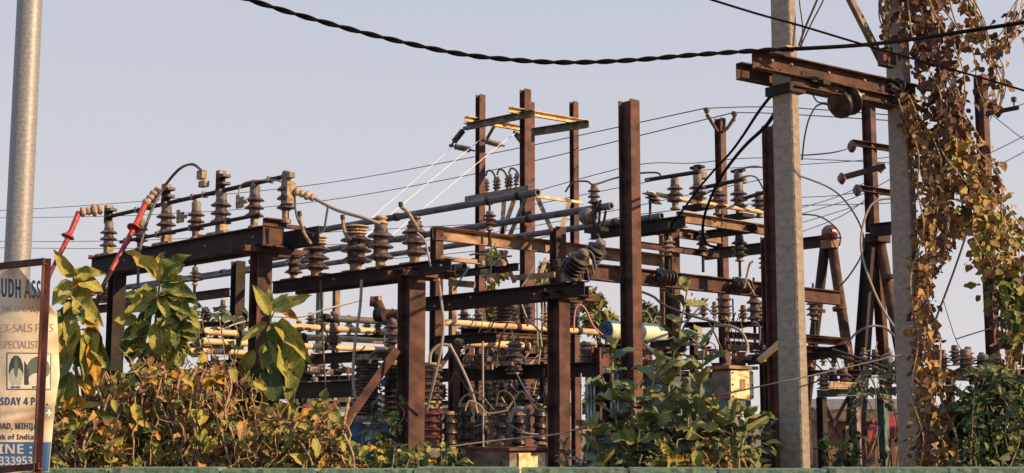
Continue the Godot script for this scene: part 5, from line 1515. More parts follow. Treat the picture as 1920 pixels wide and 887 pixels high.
# ---------------------------------------------------------------- lamp post and banner
func bn(x: float, y: float, lift := 0.0) -> Vector3:      # a point of the hanging sheet
	var d := 8.0
	var fold := 571.0 + (x - 33.0) * 0.29
	if x > 30.0 and y < fold: d -= (fold - y) * 0.0022 * clampf((x - 30.0) / 12.0, 0, 1)
	if x > 80.0: d += pow((x - 80.0) / 32.0, 2.0) * 0.07
	d += sin(x * 0.035 + y * 0.006) * 0.018 + sin(y * 0.03 + x * 0.01) * 0.006
	d += 0.008 * exp(-pow((y - 772.0 + (x - 60.0) * 0.15) / 6.0, 2.0))
	return P(x, y, d - lift)
func sheet_edge(y: float) -> float:
	if y < 700: return lerpf(107, 112, clampf((y - 590) / 110.0, 0, 1))
	if y < 765: return lerpf(112, 103, (y - 700) / 65.0)
	return lerpf(103, 92, clampf((y - 765) / 115.0, 0, 1))
func sheet_top(x: float) -> float:
	return 496.0 if x < 30 else 496.0 + (x - 30.0) * 1.22
func bn_poly(t: Node3D, called: String, pts: Array, m: Material, lift: float) -> MeshInstance3D:
	var c := Vector2.ZERO
	var fine := []
	for i in pts.size():
		var a: Vector2 = pts[i]; var e: Vector2 = pts[(i + 1) % pts.size()]
		var k := maxi(1, int(a.distance_to(e) / 5.0))
		for j in k: fine.append(a.lerp(e, float(j) / k))
	pts = fine
	for q in pts: c += q
	c /= pts.size()
	var b := MB.new()
	for i in pts.size():
		var a: Vector2 = pts[i]; var e: Vector2 = pts[(i + 1) % pts.size()]
		var n := 9
		for k in n:
			var f0 := float(k) / n; var f1 := float(k + 1) / n
			var a0 := c.lerp(a, f0); var a1 := c.lerp(a, f1); var e0 := c.lerp(e, f0); var e1 := c.lerp(e, f1)
			if k == 0: b.tri(bn(c.x, c.y, lift), bn(a1.x, a1.y, lift), bn(e1.x, e1.y, lift))
			else: b.quad(bn(a0.x, a0.y, lift), bn(a1.x, a1.y, lift), bn(e1.x, e1.y, lift), bn(e0.x, e0.y, lift))
	return part(t, called, b, m)
func bn_text(t: Node3D, txt: String, x0: float, x1: float, y0: float, y1: float, m: Material, bold := true, slope := 0.0, more := 0.0) -> void:
	var tm := TextMesh.new()
	var f := SystemFont.new()
	f.font_names = PackedStringArray(["Droid Sans"])
	f.font_weight = 700 if bold else 400
	tm.font = f; tm.text = txt; tm.font_size = 48; tm.depth = 0.01; tm.pixel_size = 0.01; tm.curve_step = 2.0
	var arr := tm.get_mesh_arrays()
	var vs: PackedVector3Array = arr[Mesh.ARRAY_VERTEX]
	if vs.size() == 0:
		print("no letters for ", txt); return
	var lo := Vector3(1e9, 1e9, 1e9); var hi := -lo
	for v in vs: lo = lo.min(v); hi = hi.max(v)
	var mid := (lo.z + hi.z) / 2
	var b := MB.new()
	for v in vs:
		var x := lerpf(x0, x1, (v.x - lo.x) / (hi.x - lo.x))
		var y := lerpf(y1, y0, (v.y - lo.y) / (hi.y - lo.y)) + (x - x0) * slope
		b.v.append(bn(x, y, more + (0.0019 if v.z > mid else 0.0014))); b.uv.append(Vector2.ZERO)
		b.n.append(Vector3(0, 0, 1))
	b.ix = arr[Mesh.ARRAY_INDEX] if arr[Mesh.ARRAY_INDEX] != null else PackedInt32Array(range(vs.size()))
	part(t, "lettering", b, m)
func ring(cx: float, cy: float, rx: float, ry: float, n := 14, a0 := 0.0, a1 := TAU) -> Array:
	var out := []
	for k in n + (0 if a1 - a0 >= TAU - 0.01 else 1):
		var a := a0 + (a1 - a0) * k / n
		out.append(Vector2(cx + cos(a) * rx, cy + sin(a) * ry))
	return out

func build_lamp_and_banner() -> void:
	var g := P(33, 480, 8.5)
	var t := thing("lamp_post", "galvanised round steel lamp post rising behind the torn banner", "lamp post", Vector3(g.x, 0, g.z))
	var b := MB.new()
	b.tube([Vector3(g.x, 0, g.z), Vector3(g.x, 2.6, g.z), Vector3(g.x, 6.0, g.z)], 0.082, 28, 0.074)
	part(t, "shaft", b, M.galv)
	b = MB.new()
	b.lathe([Vector2(0.082, -0.05), Vector2(0.1, -0.045), Vector2(0.1, 0.045), Vector2(0.08, 0.05)], Vector3(g.x, 0.9, g.z), UP, 28)
	part(t, "joint_collar", b, M.galv)
	b = MB.new()
	b.box(Vector3(g.x, 0.01, g.z), Vector3(0.18, 0, 0), Vector3(0, 0.01, 0), Vector3(0, 0, 0.18))
	part(t, "base_plate", b, M.galv)
	# banner: maroon angle frame and a printed sheet
	var foot := P(80, 880, 7.8)
	t = thing("torn_banner", "weathered cream printed banner hanging loose on a maroon angle frame", "banner", Vector3(foot.x, 0, foot.z))
	var dk := 7.75
	var ptop := P(81, 484, dk)
	b = MB.new()
	b.prism(sec_l(0.04, 0.038, 0.006), Vector3(P(78, 700, dk).x, 0, -dk), Vector3(P(78, 700, dk).x, ptop.y, -dk), Vector3(0, 0, 1))
	part(t, "frame_upright", b, M.maroon)
	b = MB.new()
	b.prism(sec_l(0.035, 0.035, 0.006), P(86, 490, dk), P(-190, 520, 8.1), UP)
	part(t, "frame_rail", b, M.maroon)
	b = MB.new()
	b.prism(sec_l(0.035, 0.035, 0.006), P(76, 874, dk), P(-190, 900, 8.1), UP)
	part(t, "frame_rail", b, M.maroon)
	b = MB.new()
	b.prism(sec_l(0.04, 0.038, 0.006), Vector3(P(-190, 700, 8.1).x, 0, -8.1), Vector3(P(-190, 700, 8.1).x, ptop.y, -8.1), Vector3(0, 0, 1))
	part(t, "frame_upright", b, M.maroon)
	var cloth := mat_noise([[150, 134, 112], [196, 184, 164], [212, 202, 184], [220, 212, 198]], [0.2, 0.4, 0.6, 0.85], 0.012, 0.9, 0.75, 0.0, 41, 0.2)
	cloth.backlight_enabled = true; cloth.backlight = Color(0.22, 0.2, 0.16); cloth.cull_mode = BaseMaterial3D.CULL_DISABLED
	b = MB.new()
	var nu := 96; var nv := 130
	for i in nv + 1:
		for j in nu + 1:
			var u := float(j) / nu; var v := float(i) / nv
			var y0 := 496.0 + 389.0 * v
			var x := -170.0 + u * (sheet_edge(lerpf(590, 885, v)) + 170.0)
			var y := lerpf(sheet_top(x), 885.0, v)
			b.v.append(bn(x, y)); b.uv.append(Vector2(u, v))
			b.n.append(Vector3.ZERO)
	for i in nv:
		for j in nu:
			var a := i * (nu + 1) + j
			for k in [a, a + 1, a + nu + 1, a + 1, a + nu + 2, a + nu + 1]: b.ix.append(k)
	for i in range(0, b.ix.size(), 3):
		var nn := (b.v[b.ix[i + 2]] - b.v[b.ix[i]]).cross(b.v[b.ix[i + 1]] - b.v[b.ix[i]])
		for k in 3: b.n[b.ix[i + k]] += nn
	for i in b.n.size(): b.n[i] = b.n[i].normalized()
	part(t, "sheet", b, cloth)
	var ink := flat([46, 78, 116], 0.7); var faint := flat([176, 160, 140], 0.8); var inkd := flat([62, 74, 88], 0.7)
	var blue := flat([52, 96, 150], 0.6); var white := flat([214, 212, 204], 0.7); var hair := flat([58, 68, 70], 0.7); var hair2 := flat([92, 108, 104], 0.7)
	bn_text(t, "SUDH ASSI", -8, 84, 521, 556, ink, true, 0.06)
	bn_text(t, "Sei  (DEAN)", 2, 72, 572, 584, faint, false, 0.05)
	bn_text(t, "EX-SALS FT  S", 2, 100, 607, 622, faint, false)
	bn_text(t, "SPECIALIST", 2, 72, 639, 653, faint, false)
	bn_poly(t, "photo_print", [Vector2(12, 661), Vector2(96, 662), Vector2(95, 731), Vector2(12, 731)], hair, 0.0006)
	bn_poly(t, "photo_print", [Vector2(14, 663), Vector2(94, 664), Vector2(93, 729), Vector2(14, 729)], white, 0.0009)
	bn_poly(t, "photo_print", ring(30, 696, 14, 30), hair, 0.0012)
	bn_poly(t, "photo_print", ring(30, 706, 13, 17), flat([176, 182, 172], 0.7), 0.0015)
	bn_poly(t, "photo_print", ring(30, 688, 4, 20), hair2, 0.0018)
	bn_poly(t, "photo_print", [Vector2(45, 676), Vector2(54, 690), Vector2(54, 722), Vector2(45, 722)], hair, 0.0012)
	bn_poly(t, "photo_print", ring(72, 692, 22, 24), hair2, 0.0012)
	bn_poly(t, "photo_print", ring(72, 712, 19, 13), white, 0.0015)
	bn_poly(t, "photo_print", [Vector2(14, 722), Vector2(94, 722), Vector2(93, 729), Vector2(14, 729)], white, 0.0018)
	bn_text(t, "BEFORE", 21, 38, 724, 728, hair, true, 0.0, 0.0012)
	bn_text(t, "AFTER", 60, 74, 724, 728, hair, true, 0.0, 0.0012)
	bn_text(t, "RSDAY 4 P.M.", -9, 90, 745, 760, ink, true)
	bn_poly(t, "shield_emblem", [Vector2(85, 766), Vector2(92, 764), Vector2(99, 766), Vector2(98, 776), Vector2(92, 785), Vector2(86, 776)], flat([96, 150, 140], 0.7), 0.0006)
	bn_poly(t, "shield_emblem", [Vector2(90.5, 768), Vector2(93.5, 768), Vector2(93.5, 780), Vector2(90.5, 780)], white, 0.0009)
	bn_poly(t, "shield_emblem", [Vector2(87, 773), Vector2(97, 773), Vector2(97, 775.5), Vector2(87, 775.5)], white, 0.0012)
	bn_text(t, "OAD, MIHIJA", -5, 71, 793, 808, inkd, true)
	bn_text(t, "nk of India)", -4, 68, 814, 826, inkd, true)
	b = MB.new()
	for i in 12:
		for j in 48:
			var q := []
			for e in [[0, 0], [1, 0], [1, 1], [0, 1]]:
				var y := lerpf(829, 884, (i + e[1]) / 12.0)
				q.append(bn(lerpf(-168, sheet_edge(y) - 1.0, (j + e[0]) / 48.0), y, 0.0007))
			b.quad(q[0], q[1], q[2], q[3])
	part(t, "blue_band", b, blue)
	bn_text(t, "INE :", -3, 60, 833, 851, white, true)
	bn_text(t, "3339530", -2, 72, 856, 872, white, true)

# ---------------------------------------------------------------- far things
func build_background() -> void:
	# brown house with a sheet roof, and a red shutter, behind the lattice stand
	var c := P(1600, 800, 27.0)
	var t := thing("brown_house", "low brown house with a grey sheet roof behind the lattice stand", "house", Vector3(c.x, 0, c.z))
	var b := MB.new()
	b.box(Vector3(c.x + 0.2, 0.95, c.z), Vector3(1.0, 0, 0), Vector3(0, 0.95, 0), Vector3(0, 0, 1.2))
	part(t, "wall", b, M.brickish)
	b = MB.new()
	b.box(Vector3(c.x + 0.2, 1.98, c.z), Vector3(1.2, 0, 0), Vector3(0, 0.04, 0.1), Vector3(0, -0.12, 1.5))
	part(t, "roof_sheet", b, M.steel)
	b = MB.new()
	b.box(Vector3(c.x - 0.2, 1.3, c.z + 1.21), Vector3(0.28, 0, 0), Vector3(0, 0.3, 0), Vector3(0, 0, 0.02))
	part(t, "window", b, M.rust_dark_shaded)
	var r := P(1655, 812, 22.0)
	t = thing("red_awning", "bright red awning low beside the second concrete pole", "awning", Vector3(r.x, 0, r.z))
	b = MB.new()
	b.quad(r + Vector3(-0.3, 0.02, 0.2), r + Vector3(0.35, 0.12, 0.2), r + Vector3(0.3, 0.26, -0.3), r + Vector3(-0.05, 0.24, -0.3))
	b.quad(r + Vector3(-0.3, 0.02, 0.2), r + Vector3(0.35, 0.12, 0.2), r + Vector3(0.35, -0.06, 0.22), r + Vector3(-0.3, -0.14, 0.22))
	part(t, "cloth", b, M.red_sheet)
	for x in [-0.28, 0.33]:
		b = MB.new()
		b.tube([Vector3(r.x + x, 0, r.z + 0.2), r + Vector3(x, 0.03, 0.2)], 0.02, 6)
		part(t, "post", b, M.maroon)
	var cx := P(1650, 795, 29)
	t = thing("cream_house", "small cream wall house glimpsed over the red awning", "house", Vector3(cx.x, 0, cx.z))
	b = MB.new()
	b.box(Vector3(cx.x + 0.6, 1.0, cx.z), Vector3(0.7, 0, 0), Vector3(0, 1.0, 0), Vector3(0, 0, 0.8))
	part(t, "wall", b, M.cream)
	b = MB.new()
	b.box(Vector3(cx.x + 0.6, 2.04, cx.z), Vector3(0.85, 0, 0), Vector3(0, 0.03, 0), Vector3(0, 0, 1.0))
	part(t, "roof_sheet", b, M.rust)
	# low whitewashed houses at the back of the yard
	for s in [[240, 520, 46.0, 2.3, "long low whitewashed house far behind the leafy plants"], [560, 780, 50.0, 2.6, "low whitewashed house far behind the second near column"], [830, 1080, 44.0, 2.2, "low whitewashed house far behind the tangled wires"]]:
		var a := P(s[0], 800, s[2]); var e := P(s[1], 800, s[2])
		t = thing("far_house", s[4], "house", Vector3((a.x + e.x) / 2, 0, a.z))
		var w: float = (e.x - a.x) / 2
		var m := Vector3((a.x + e.x) / 2, 0, a.z)
		b = MB.new()
		b.box(m + UP * s[3] / 2, Vector3(w, 0, 0), UP * s[3] / 2, Vector3(0, 0, 2))
		part(t, "wall", b, M.whitewash)
		b = MB.new()
		b.box(m + UP * (s[3] + 0.06), Vector3(w + 0.25, 0, 0), UP * 0.06, Vector3(0, 0, 2.3))
		part(t, "roof_slab", b, M.concrete)
		for k in 3:
			var wc := m + Vector3(-w * 0.6 + k * w * 0.6, s[3] * 0.6, 2.02)
			b = MB.new()
			b.box(wc, Vector3(0.4, 0, 0), UP * 0.45, Vector3(0, 0, 0.03))
			var wn := part(t, "window", b, M.rust_dark_shaded)
			b = MB.new()
			b.box(wc - UP * 0.5, Vector3(0.5, 0, 0), UP * 0.04, Vector3(0, 0, 0.1))
			part(wn, "sill", b, M.concrete)
	# trees beyond the yard: x, top y, bottom y, half width px, distance
	tree(925, 446, 62, 40.0, 4200, 0, "yellow green tree behind the first gantry leg")
	tree(1030, 462, 60, 42.0, 4200, 0, "yellow green tree behind the third near column")
	tree(1135, 500, 66, 38.0, 4600, 0, "bushy tree behind the blue ended drum")
	tree(980, 520, 60, 36.0, 3600, 0, "rounded pale tree seen below the third black beam")
	tree(1215, 540, 50, 44.0, 2600, 1, "darker tree behind the tallest bare column")
	tree(700, 690, 60, 60.0, 1200, 1, "small dark tree low behind the brace")
	tree(170, 600, 80, 60.0, 1200, 1, "dark tree low behind the banner plant")
	tree(1900, 690, 90, 40.0, 1800, 1, "dark tree low behind the bushes at the edge")
	tree(1600, 752, 60, 55.0, 900, 1, "dark low tree behind the brown house")
func tree(x: float, ytop: float, hw: float, d: float, n: int, kind: int, label: String) -> void:
	var top := P(x, ytop, d)
	var base := Vector3(top.x, 0, top.z)
	var t := thing("tree", label, "tree", base)
	var h := top.y
	var w := hw * d / FPX
	var b := MB.new()
	var fork := base + UP * h * 0.35
	b.tube(smooth([base, base + Vector3(0.06, h * 0.18, 0.04), fork], 4), h * 0.035 + 0.04, 8, h * 0.022 + 0.02)
	part(t, "trunk", b, M.bark)
	var lobes := []
	for k in 16:
		var a := rng.randf() * TAU; var rr := sqrt(rng.randf()) * w * 0.85
		var c := base + Vector3(cos(a) * rr, h * rng.randf_range(0.28, 0.92), sin(a) * rr)
		if c.y > h * 0.8: c.x = lerpf(c.x, base.x, 0.5)
		lobes.append([c, w * rng.randf_range(0.22, 0.42)])
		b = MB.new()
		b.tube(smooth([fork, fork.lerp(c, 0.5) + UP * h * 0.05, c], 4), h * 0.016 + 0.01, 6, 0.012)
		part(t, "limb", b, M.bark)
	b = MB.new()
	var ls := 0.15 + d * 0.0012
	for i in n:
		var lb: Array = lobes[rng.randi() % lobes.size()]
		var v: Vector3 = Vector3(rng.randfn(), rng.randfn(), rng.randfn()).normalized() * lb[1] * pow(rng.randf(), 0.4)
		v.y *= 0.75
		leaf_into(b, lb[0] + v, Vector3(rng.randfn(), rng.randfn() - 0.5, rng.randfn()).normalized(), Vector3(rng.randfn(), 1.2 + rng.randfn(), rng.randfn()).normalized(), ls * rng.randf_range(0.7, 1.5), ls * rng.randf_range(0.4, 0.8))
	part(t, "crown", b, M.leaf_far[kind], "stuff")
# a small folded leaf of eight faces written into a mesh
func leaf_into(b: MB, p: Vector3, dir: Vector3, up: Vector3, ln: float, wd: float) -> void:
	var s := dir.cross(up)
	if s.length() < 0.05: s = dir.cross(Vector3.RIGHT)
	s = s.normalized()
	var u := s.cross(dir).normalized()
	var s0 := b.v.size()
	for q in [[0.0, 0.0, 0.0, 0.5, 0.0], [-0.5, 0.35, 0.12, 0.0, 0.35], [0.0, 0.4, 0.0, 0.5, 0.4], [0.5, 0.35, 0.12, 1.0, 0.35], [-0.36, 0.7, 0.05, 0.1, 0.7], [0.36, 0.7, 0.05, 0.9, 0.7], [0.0, 1.0, -0.2, 0.5, 1.0], [0.0, 0.72, -0.06, 0.5, 0.72]]:
		b.v.append(p + s * q[0] * wd + dir * q[1] * ln + u * q[2] * wd)
		b.n.append((u - s * q[0] * 0.5).normalized()); b.uv.append(Vector2(q[3], q[4]))
	for k in [0, 1, 2, 0, 2, 3, 1, 4, 7, 1, 7, 2, 2, 7, 5, 2, 5, 3, 4, 6, 7, 7, 6, 5]: b.ix.append(s0 + k)

# ---------------------------------------------------------------- plants
func leaf_mesh(variant: int, round_ := 0.0) -> ArrayMesh:      # unit leaf along +Z, width along X, face up +Y
	var key := "leaf%d_%.1f" % [variant, round_]
	if cache.has(key): return cache[key]
	var lr := RandomNumberGenerator.new()
	lr.seed = 500 + variant
	var droop := [0.1, 0.22, 0.34, 0.16, 0.05, 0.28][variant % 6] as float
	var fold := [0.22, 0.1, 0.3, 0.42, 0.15, 0.5][variant % 6] as float
	var wave := [0.03, 0.07, 0.05, 0.09, 0.04, 0.1][variant % 6] as float
	var ph := lr.randf() * 6.0
	var b := MB.new()
	var seg := 9; var st := 4
	for i in seg + 1:
		var t := float(i) / seg
		var w := 0.5 * pow(sin(PI * pow(t, lerpf(0.72, 0.95, round_))), lerpf(0.85, 0.6, round_)) if t > 0.0 and t < 1.0 else 0.0
		w = maxf(w, 0.012)
		for j in st + 1:
			var u := float(j) / st * 2.0 - 1.0
			var x := u * w
			var y := -droop * t * t + fold * absf(x) + wave * sin(t * 14.0 + ph + (1.5 if u > 0 else 0.0)) * absf(u)
			b.v.append(Vector3(x, y, t)); b.uv.append(Vector2(0.5 + u * 0.5, t)); b.n.append(Vector3.ZERO)
	for i in seg:
		for j in st:
			var a := i * (st + 1) + j
			for k in [a, a + st + 1, a + 1, a + 1, a + st + 1, a + st + 2]: b.ix.append(k)
	for i in range(0, b.ix.size(), 3):
		var nn := (b.v[b.ix[i + 2]] - b.v[b.ix[i]]).cross(b.v[b.ix[i + 1]] - b.v[b.ix[i]])
		for k in 3: b.n[b.ix[i + k]] += nn
	for i in b.n.size(): b.n[i] = b.n[i].normalized() if b.n[i].length() > 1e-9 else Vector3.UP
	cache[key] = b.mesh()
	return cache[key]
func put_leaf(t: Node3D, p: Vector3, q: Vector3, width: float, m: Material, face: Vector3, variant: int, round_ := 0.0, called := "leaf") -> void:
	var z := q - p
	var ln := z.length()
	z = z / ln
	var x := face.cross(z)
	if x.length() < 0.05: x = Vector3.RIGHT.cross(z)
	x = x.normalized()
	var y := z.cross(x)
	inst(t, called, leaf_mesh(variant, round_), m, Transform3D(Basis(x * width, y * ln, z * ln), p))
func leafpx(t: Node3D, l: Array, d: float, mats: Array) -> void:   # [bx, by, tx, ty, width, material, extra depth]
	var dd: float = rng.randf_range(-0.12, 0.06)
	var p := P(l[0], l[1], d + rng.randf_range(-0.05, 0.05)); var q := P(l[2], l[3], d + dd)
	var face := Vector3(rng.randf_range(-0.35, 0.55), rng.randf_range(0.2, 0.8), 1.0).normalized()
	put_leaf(t, p, q, l[4] * d / FPX, mats[l[5]], face, rng.randi() % 6)
func stalk(t: Node3D, called: String, pts: Array, r: float, r1: float, m: Material) -> void:
	var b := MB.new()
	b.tube(PTS(pts), r, 7, r1)
	part(t, called, b, m)

func build_plants() -> void:
	# three tall big-leaved plants behind the wall
	var t := plant_base("big_leaf_plant", "yellow green big leaved plant beside the banner", 150, 10.3)
	stalk(t, "stem", [[150, 960, 10.3], [148, 800, 10.3], [140, 640, 10.3], [138, 520, 10.3]], 0.016, 0.008, M.stem_green)
	stalk(t, "stem", [[148, 800, 10.3], [170, 700, 10.3], [172, 610, 10.3]], 0.01, 0.005, M.stem_green)
	for l in [[137, 520, 103, 474, 26, 2], [140, 520, 192, 508, 28, 1], [139, 522, 198, 538, 36, 1], [139, 528, 96, 566, 40, 1], [136, 540, 176, 582, 34, 2], [138, 560, 192, 604, 36, 1], [135, 575, 108, 620, 34, 0], [138, 600, 116, 690, 46, 2], [150, 610, 146, 705, 40, 1], [168, 612, 160, 712, 34, 1], [172, 620, 200, 690, 30, 0], [172, 640, 182, 720, 30, 3], [140, 660, 100, 720, 34, 0], [132, 700, 122, 775, 40, 1], [148, 740, 136, 820, 52, 3], [160, 750, 168, 828, 44, 3], [176, 690, 196, 760, 26, 2], [120, 690, 104, 760, 28, 0], [150, 640, 186, 664, 26, 1], [128, 790, 112, 850, 30, 4], [150, 705, 178, 745, 30, 3], [110, 820, 150, 800, 26, 1], [150, 620, 120, 650, 30, 4]]:
		leafpx(t, l, 10.3, M.leaf)
	more_leaves(t, [[150, 960, 10.3], [148, 800, 10.3], [140, 640, 10.3], [138, 540, 10.3]], 10.3, 34, [M.leaf[1], M.leaf[2], M.leaf[0], M.leaf[3]], 0.09, 0.2)
	t = plant_base("big_leaf_plant", "tall green big leaved plant in front of the long black beam", 298, 10.6)
	stalk(t, "stem", [[290, 960, 10.6], [286, 800, 10.6], [288, 650, 10.6], [300, 525, 10.6]], 0.017, 0.008, M.stem_green)
	stalk(t, "stem", [[286, 800, 10.6], [270, 680, 10.6], [255, 600, 10.6]], 0.011, 0.005, M.stem_green)
	stalk(t, "stem", [[288, 700, 10.6], [325, 640, 10.6], [340, 560, 10.6]], 0.01, 0.005, M.stem_green)
	for l in [[300, 526, 238, 464, 30, 2], [300, 526, 276, 478, 24, 1], [302, 522, 352, 474, 36, 0], [302, 526, 346, 494, 34, 0], [302, 528, 366, 556, 34, 0], [304, 532, 352, 520, 24, 2], [304, 540, 360, 592, 36, 0], [296, 540, 250, 574, 32, 1], [290, 560, 232, 590, 34, 1], [300, 560, 330, 620, 38, 4], [288, 590, 226, 640, 44, 4], [280, 600, 244, 668, 40, 1], [300, 600, 306, 690, 44, 1], [318, 610, 342, 690, 42, 0], [330, 600, 372, 640, 30, 0], [335, 575, 380, 610, 28, 1], [290, 640, 262, 710, 36, 1], [300, 560, 270, 600, 30, 0], [258, 600, 214, 600, 26, 1], [255, 610, 222, 672, 30, 0], [270, 690, 240, 740, 34, 0], [310, 680, 336, 740, 34, 0], [288, 720, 250, 770, 28, 1], [290, 700, 320, 760, 30, 1], [325, 640, 310, 700, 30, 2], [340, 565, 372, 566, 22, 0], [300, 524, 302, 470, 24, 1], [262, 560, 232, 545, 22, 1], [312, 590, 350, 655, 34, 4]]:
		leafpx(t, l, 10.6, M.leaf)
	more_leaves(t, [[286, 800, 10.6], [270, 680, 10.6], [255, 600, 10.6]], 10.6, 22, [M.leaf[1], M.leaf[0], M.leaf[4]], 0.08, 0.18)
	more_leaves(t, [[286, 780, 10.6], [325, 640, 10.6], [345, 560, 10.6]], 10.6, 30, [M.leaf[1], M.leaf[0], M.leaf[0], M.leaf[2]], 0.08, 0.17)
	more_leaves(t, [[290, 800, 10.6], [288, 650, 10.6], [300, 540, 10.6]], 10.6, 30, [M.leaf[1], M.leaf[0], M.leaf[2]], 0.1, 0.2)
	t = plant_base("big_leaf_plant", "yellowing plant with long drooping leaves before the first near column", 510, 10.8)
	stalk(t, "stem", [[520, 960, 10.8], [518, 800, 10.8], [512, 680, 10.8], [507, 590, 10.8]], 0.017, 0.008, M.stem_green)
	stalk(t, "stem", [[507, 600, 10.8], [520, 575, 10.8], [535, 560, 10.8]], 0.006, 0.004, M.stem_green)
	for l in [[506, 592, 476, 533, 26, 1], [506, 590, 502, 538, 22, 1], [512, 584, 584, 552, 28, 1], [510, 582, 540, 548, 22, 0], [514, 602, 520, 672, 38, 0], [518, 606, 582, 672, 32, 1], [500, 604, 452, 640, 18, 1], [526, 640, 556, 744, 52, 1], [508, 630, 528, 734, 46, 0], [500, 640, 508, 720, 36, 1], [476, 655, 444, 716, 26, 2], [486, 682, 486, 762, 52, 4], [500, 690, 520, 760, 44, 4], [540, 690, 545, 762, 34, 0], [512, 740, 480, 800, 34, 2], [520, 750, 548, 830, 32, 2], [505, 770, 500, 850, 30, 3], [546, 755, 560, 830, 22, 1], [524, 800, 508, 860, 26, 3], [530, 760, 510, 800, 28, 0], [470, 700, 452, 780, 34, 4], [548, 770, 545, 850, 20, 2], [520, 575, 560, 600, 20, 3]]:
		leafpx(t, l, 10.8, M.leaf)
	more_leaves(t, [[520, 900, 10.8], [518, 800, 10.8], [512, 700, 10.8]], 10.8, 30, [M.leaf[1], M.leaf[2], M.leaf[3], M.leaf[4]], 0.09, 0.2)
	more_leaves(t, [[560, 900, 10.8], [566, 840, 10.8], [560, 790, 10.8]], 10.8, 16, [M.leaf[1], M.leaf[2]], 0.08, 0.16)
	t = plant_base("broad_leaf_plant", "low pale green plant with lobed leaves left of the brace", 600, 10.6)
	stalk(t, "stem", [[600, 960, 10.6], [602, 840, 10.6], [606, 750, 10.6]], 0.011, 0.006, M.stem_green)
	stalk(t, "stem", [[602, 840, 10.6], [585, 790, 10.6], [580, 765, 10.6]], 0.008, 0.004, M.stem_green)
	for l in [[606, 752, 576, 788, 28, 1], [606, 750, 612, 728, 20, 0], [606, 752, 644, 802, 26, 1], [606, 760, 622, 812, 28, 2], [602, 770, 598, 830, 24, 1], [596, 790, 570, 850, 26, 1], [600, 800, 586, 862, 24, 2], [604, 800, 616, 850, 26, 2], [606, 756, 634, 764, 22, 1], [600, 810, 640, 838, 22, 1], [590, 770, 560, 780, 20, 3], [600, 830, 570, 840, 24, 1]]:
		leafpx(t, l, 10.6, M.leaf)
	# grey leaved milkweed shrubs on the right
	milkweed("milkweed_shrub", "tall grey green leathery leaved shrub before the mint drum", 1290, 10.2, [[[1300, 960], [1282, 860], [1256, 760], [1258, 690], [1276, 610], [1288, 548]], [[1300, 960], [1240, 870], [1218, 790], [1222, 730], [1236, 690]], [[1300, 960], [1320, 860], [1312, 770], [1316, 700], [1322, 640]], [[1282, 860], [1340, 810], [1368, 790], [1380, 775]], [[1300, 960], [1270, 870], [1290, 800], [1286, 740]], [[1300, 960], [1200, 880], [1180, 840]], [[1300, 960], [1370, 880], [1392, 830], [1402, 795]], [[1300, 960], [1330, 880], [1360, 850]], [[1300, 960], [1250, 880], [1262, 830], [1240, 800]], [[1300, 960], [1300, 880], [1330, 820], [1338, 770]], [[1300, 960], [1220, 900], [1196, 850], [1200, 800]]], 0.235)
	milkweed("milkweed_shrub", "slim grey green leathery leaved shrub before the maroon post", 1150, 10.2, [[[1170, 960], [1168, 850], [1152, 770], [1148, 710], [1150, 660]], [[1170, 960], [1130, 880], [1112, 800]], [[1170, 960], [1190, 870], [1186, 800], [1184, 740]]], 0.21)
	milkweed("milkweed_shrub", "small grey green shrub at the foot of the third near column", 1075, 10.6, [[[1080, 960], [1066, 880], [1058, 840]], [[1080, 960], [1090, 890], [1096, 850]]], 0.15)
	# dry creepers over the wall: x0, x1, list of tops
	creeper("dry brown creeper tangle over the wall below the tall green plant", 195, 430, 690, 10.4, 300, [2, 0, 0, 1], 12)
	creeper("dry creeper with small green leaves beside the yellowing plant", 350, 480, 690, 10.9, 220, [0, 1, 3, 1], 34)
	creeper("dry tangled creeper at the foot of the banner plant", 85, 230, 780, 10.2, 160, [0, 2, 1, 1], 56)
	creeper("dry creeper hanging over the wall below the yellowing plant", 430, 650, 790, 10.3, 240, [2, 0, 2, 1], 78)
	creeper("dry stems and leaves below the tall grey green shrub", 1200, 1400, 835, 10.1, 80, [2, 0, 1, 2], 90)
	# leafy small weeds low along the wall
	weeds("leafy weeds on the wall below the blue tank", 640, 860, 838, 10.5, 130, M.leaf, 3)
	weeds("dark climbing weed against the second near column", 690, 750, 745, 13.0, 90, [M.leaf[4], M.leaf[4], M.leaf[0]], 5)
	weeds("dark trailing weed in front of the brown column and grey column", 345, 460, 585, 11.6, 110, [M.leaf[4], M.leaf[4], M.leaf_grey[1]], 6)
	weeds("dark leafy bush low between the concrete poles", 1535, 1620, 815, 11.6, 120, [M.leaf[4], M.leaf[0], M.leaf[4]], 8)
	weeds("dark leafy bush under the hanging creeper at the edge", 1800, 1930, 690, 10.9, 500, [M.leaf[4], M.leaf[4], M.leaf_grey[1], M.leaf[0]], 9)
	weeds("grey leaved weeds over the lattice stand", 1590, 1720, 690, 12.0, 90, [M.leaf_grey[1], M.leaf[4], M.leaf_grey[0]], 14)
	bush("dense dark bush under the hanging creeper at the far edge", 1805, 1935, 715, 11.0, 0.7, 2600, [M.leaf[4], M.leaf[4], M.leaf_grey[1]], 21)
	bush("dark bush behind the dry creeper tangle beside the banner", 100, 330, 745, 11.2, 0.6, 1800, [M.leaf[4], M.leaf[0], M.leaf[4]], 22)
	bush("dark bush behind the dry creeper beside the first near column", 330, 600, 760, 11.4, 0.6, 1800, [M.leaf[4], M.leaf[0], M.leaf_dry[1]], 23)
	bush("olive bush low behind the tall grey green shrub", 1150, 1405, 805, 10.5, 0.5, 1800, [M.leaf[4], M.leaf_grey[1], M.leaf[0]], 24)
	bush("low green weeds along the wall below the cabinet", 640, 860, 850, 10.6, 0.4, 700, [M.leaf[0], M.leaf[1], M.leaf[4]], 25, 0.08)
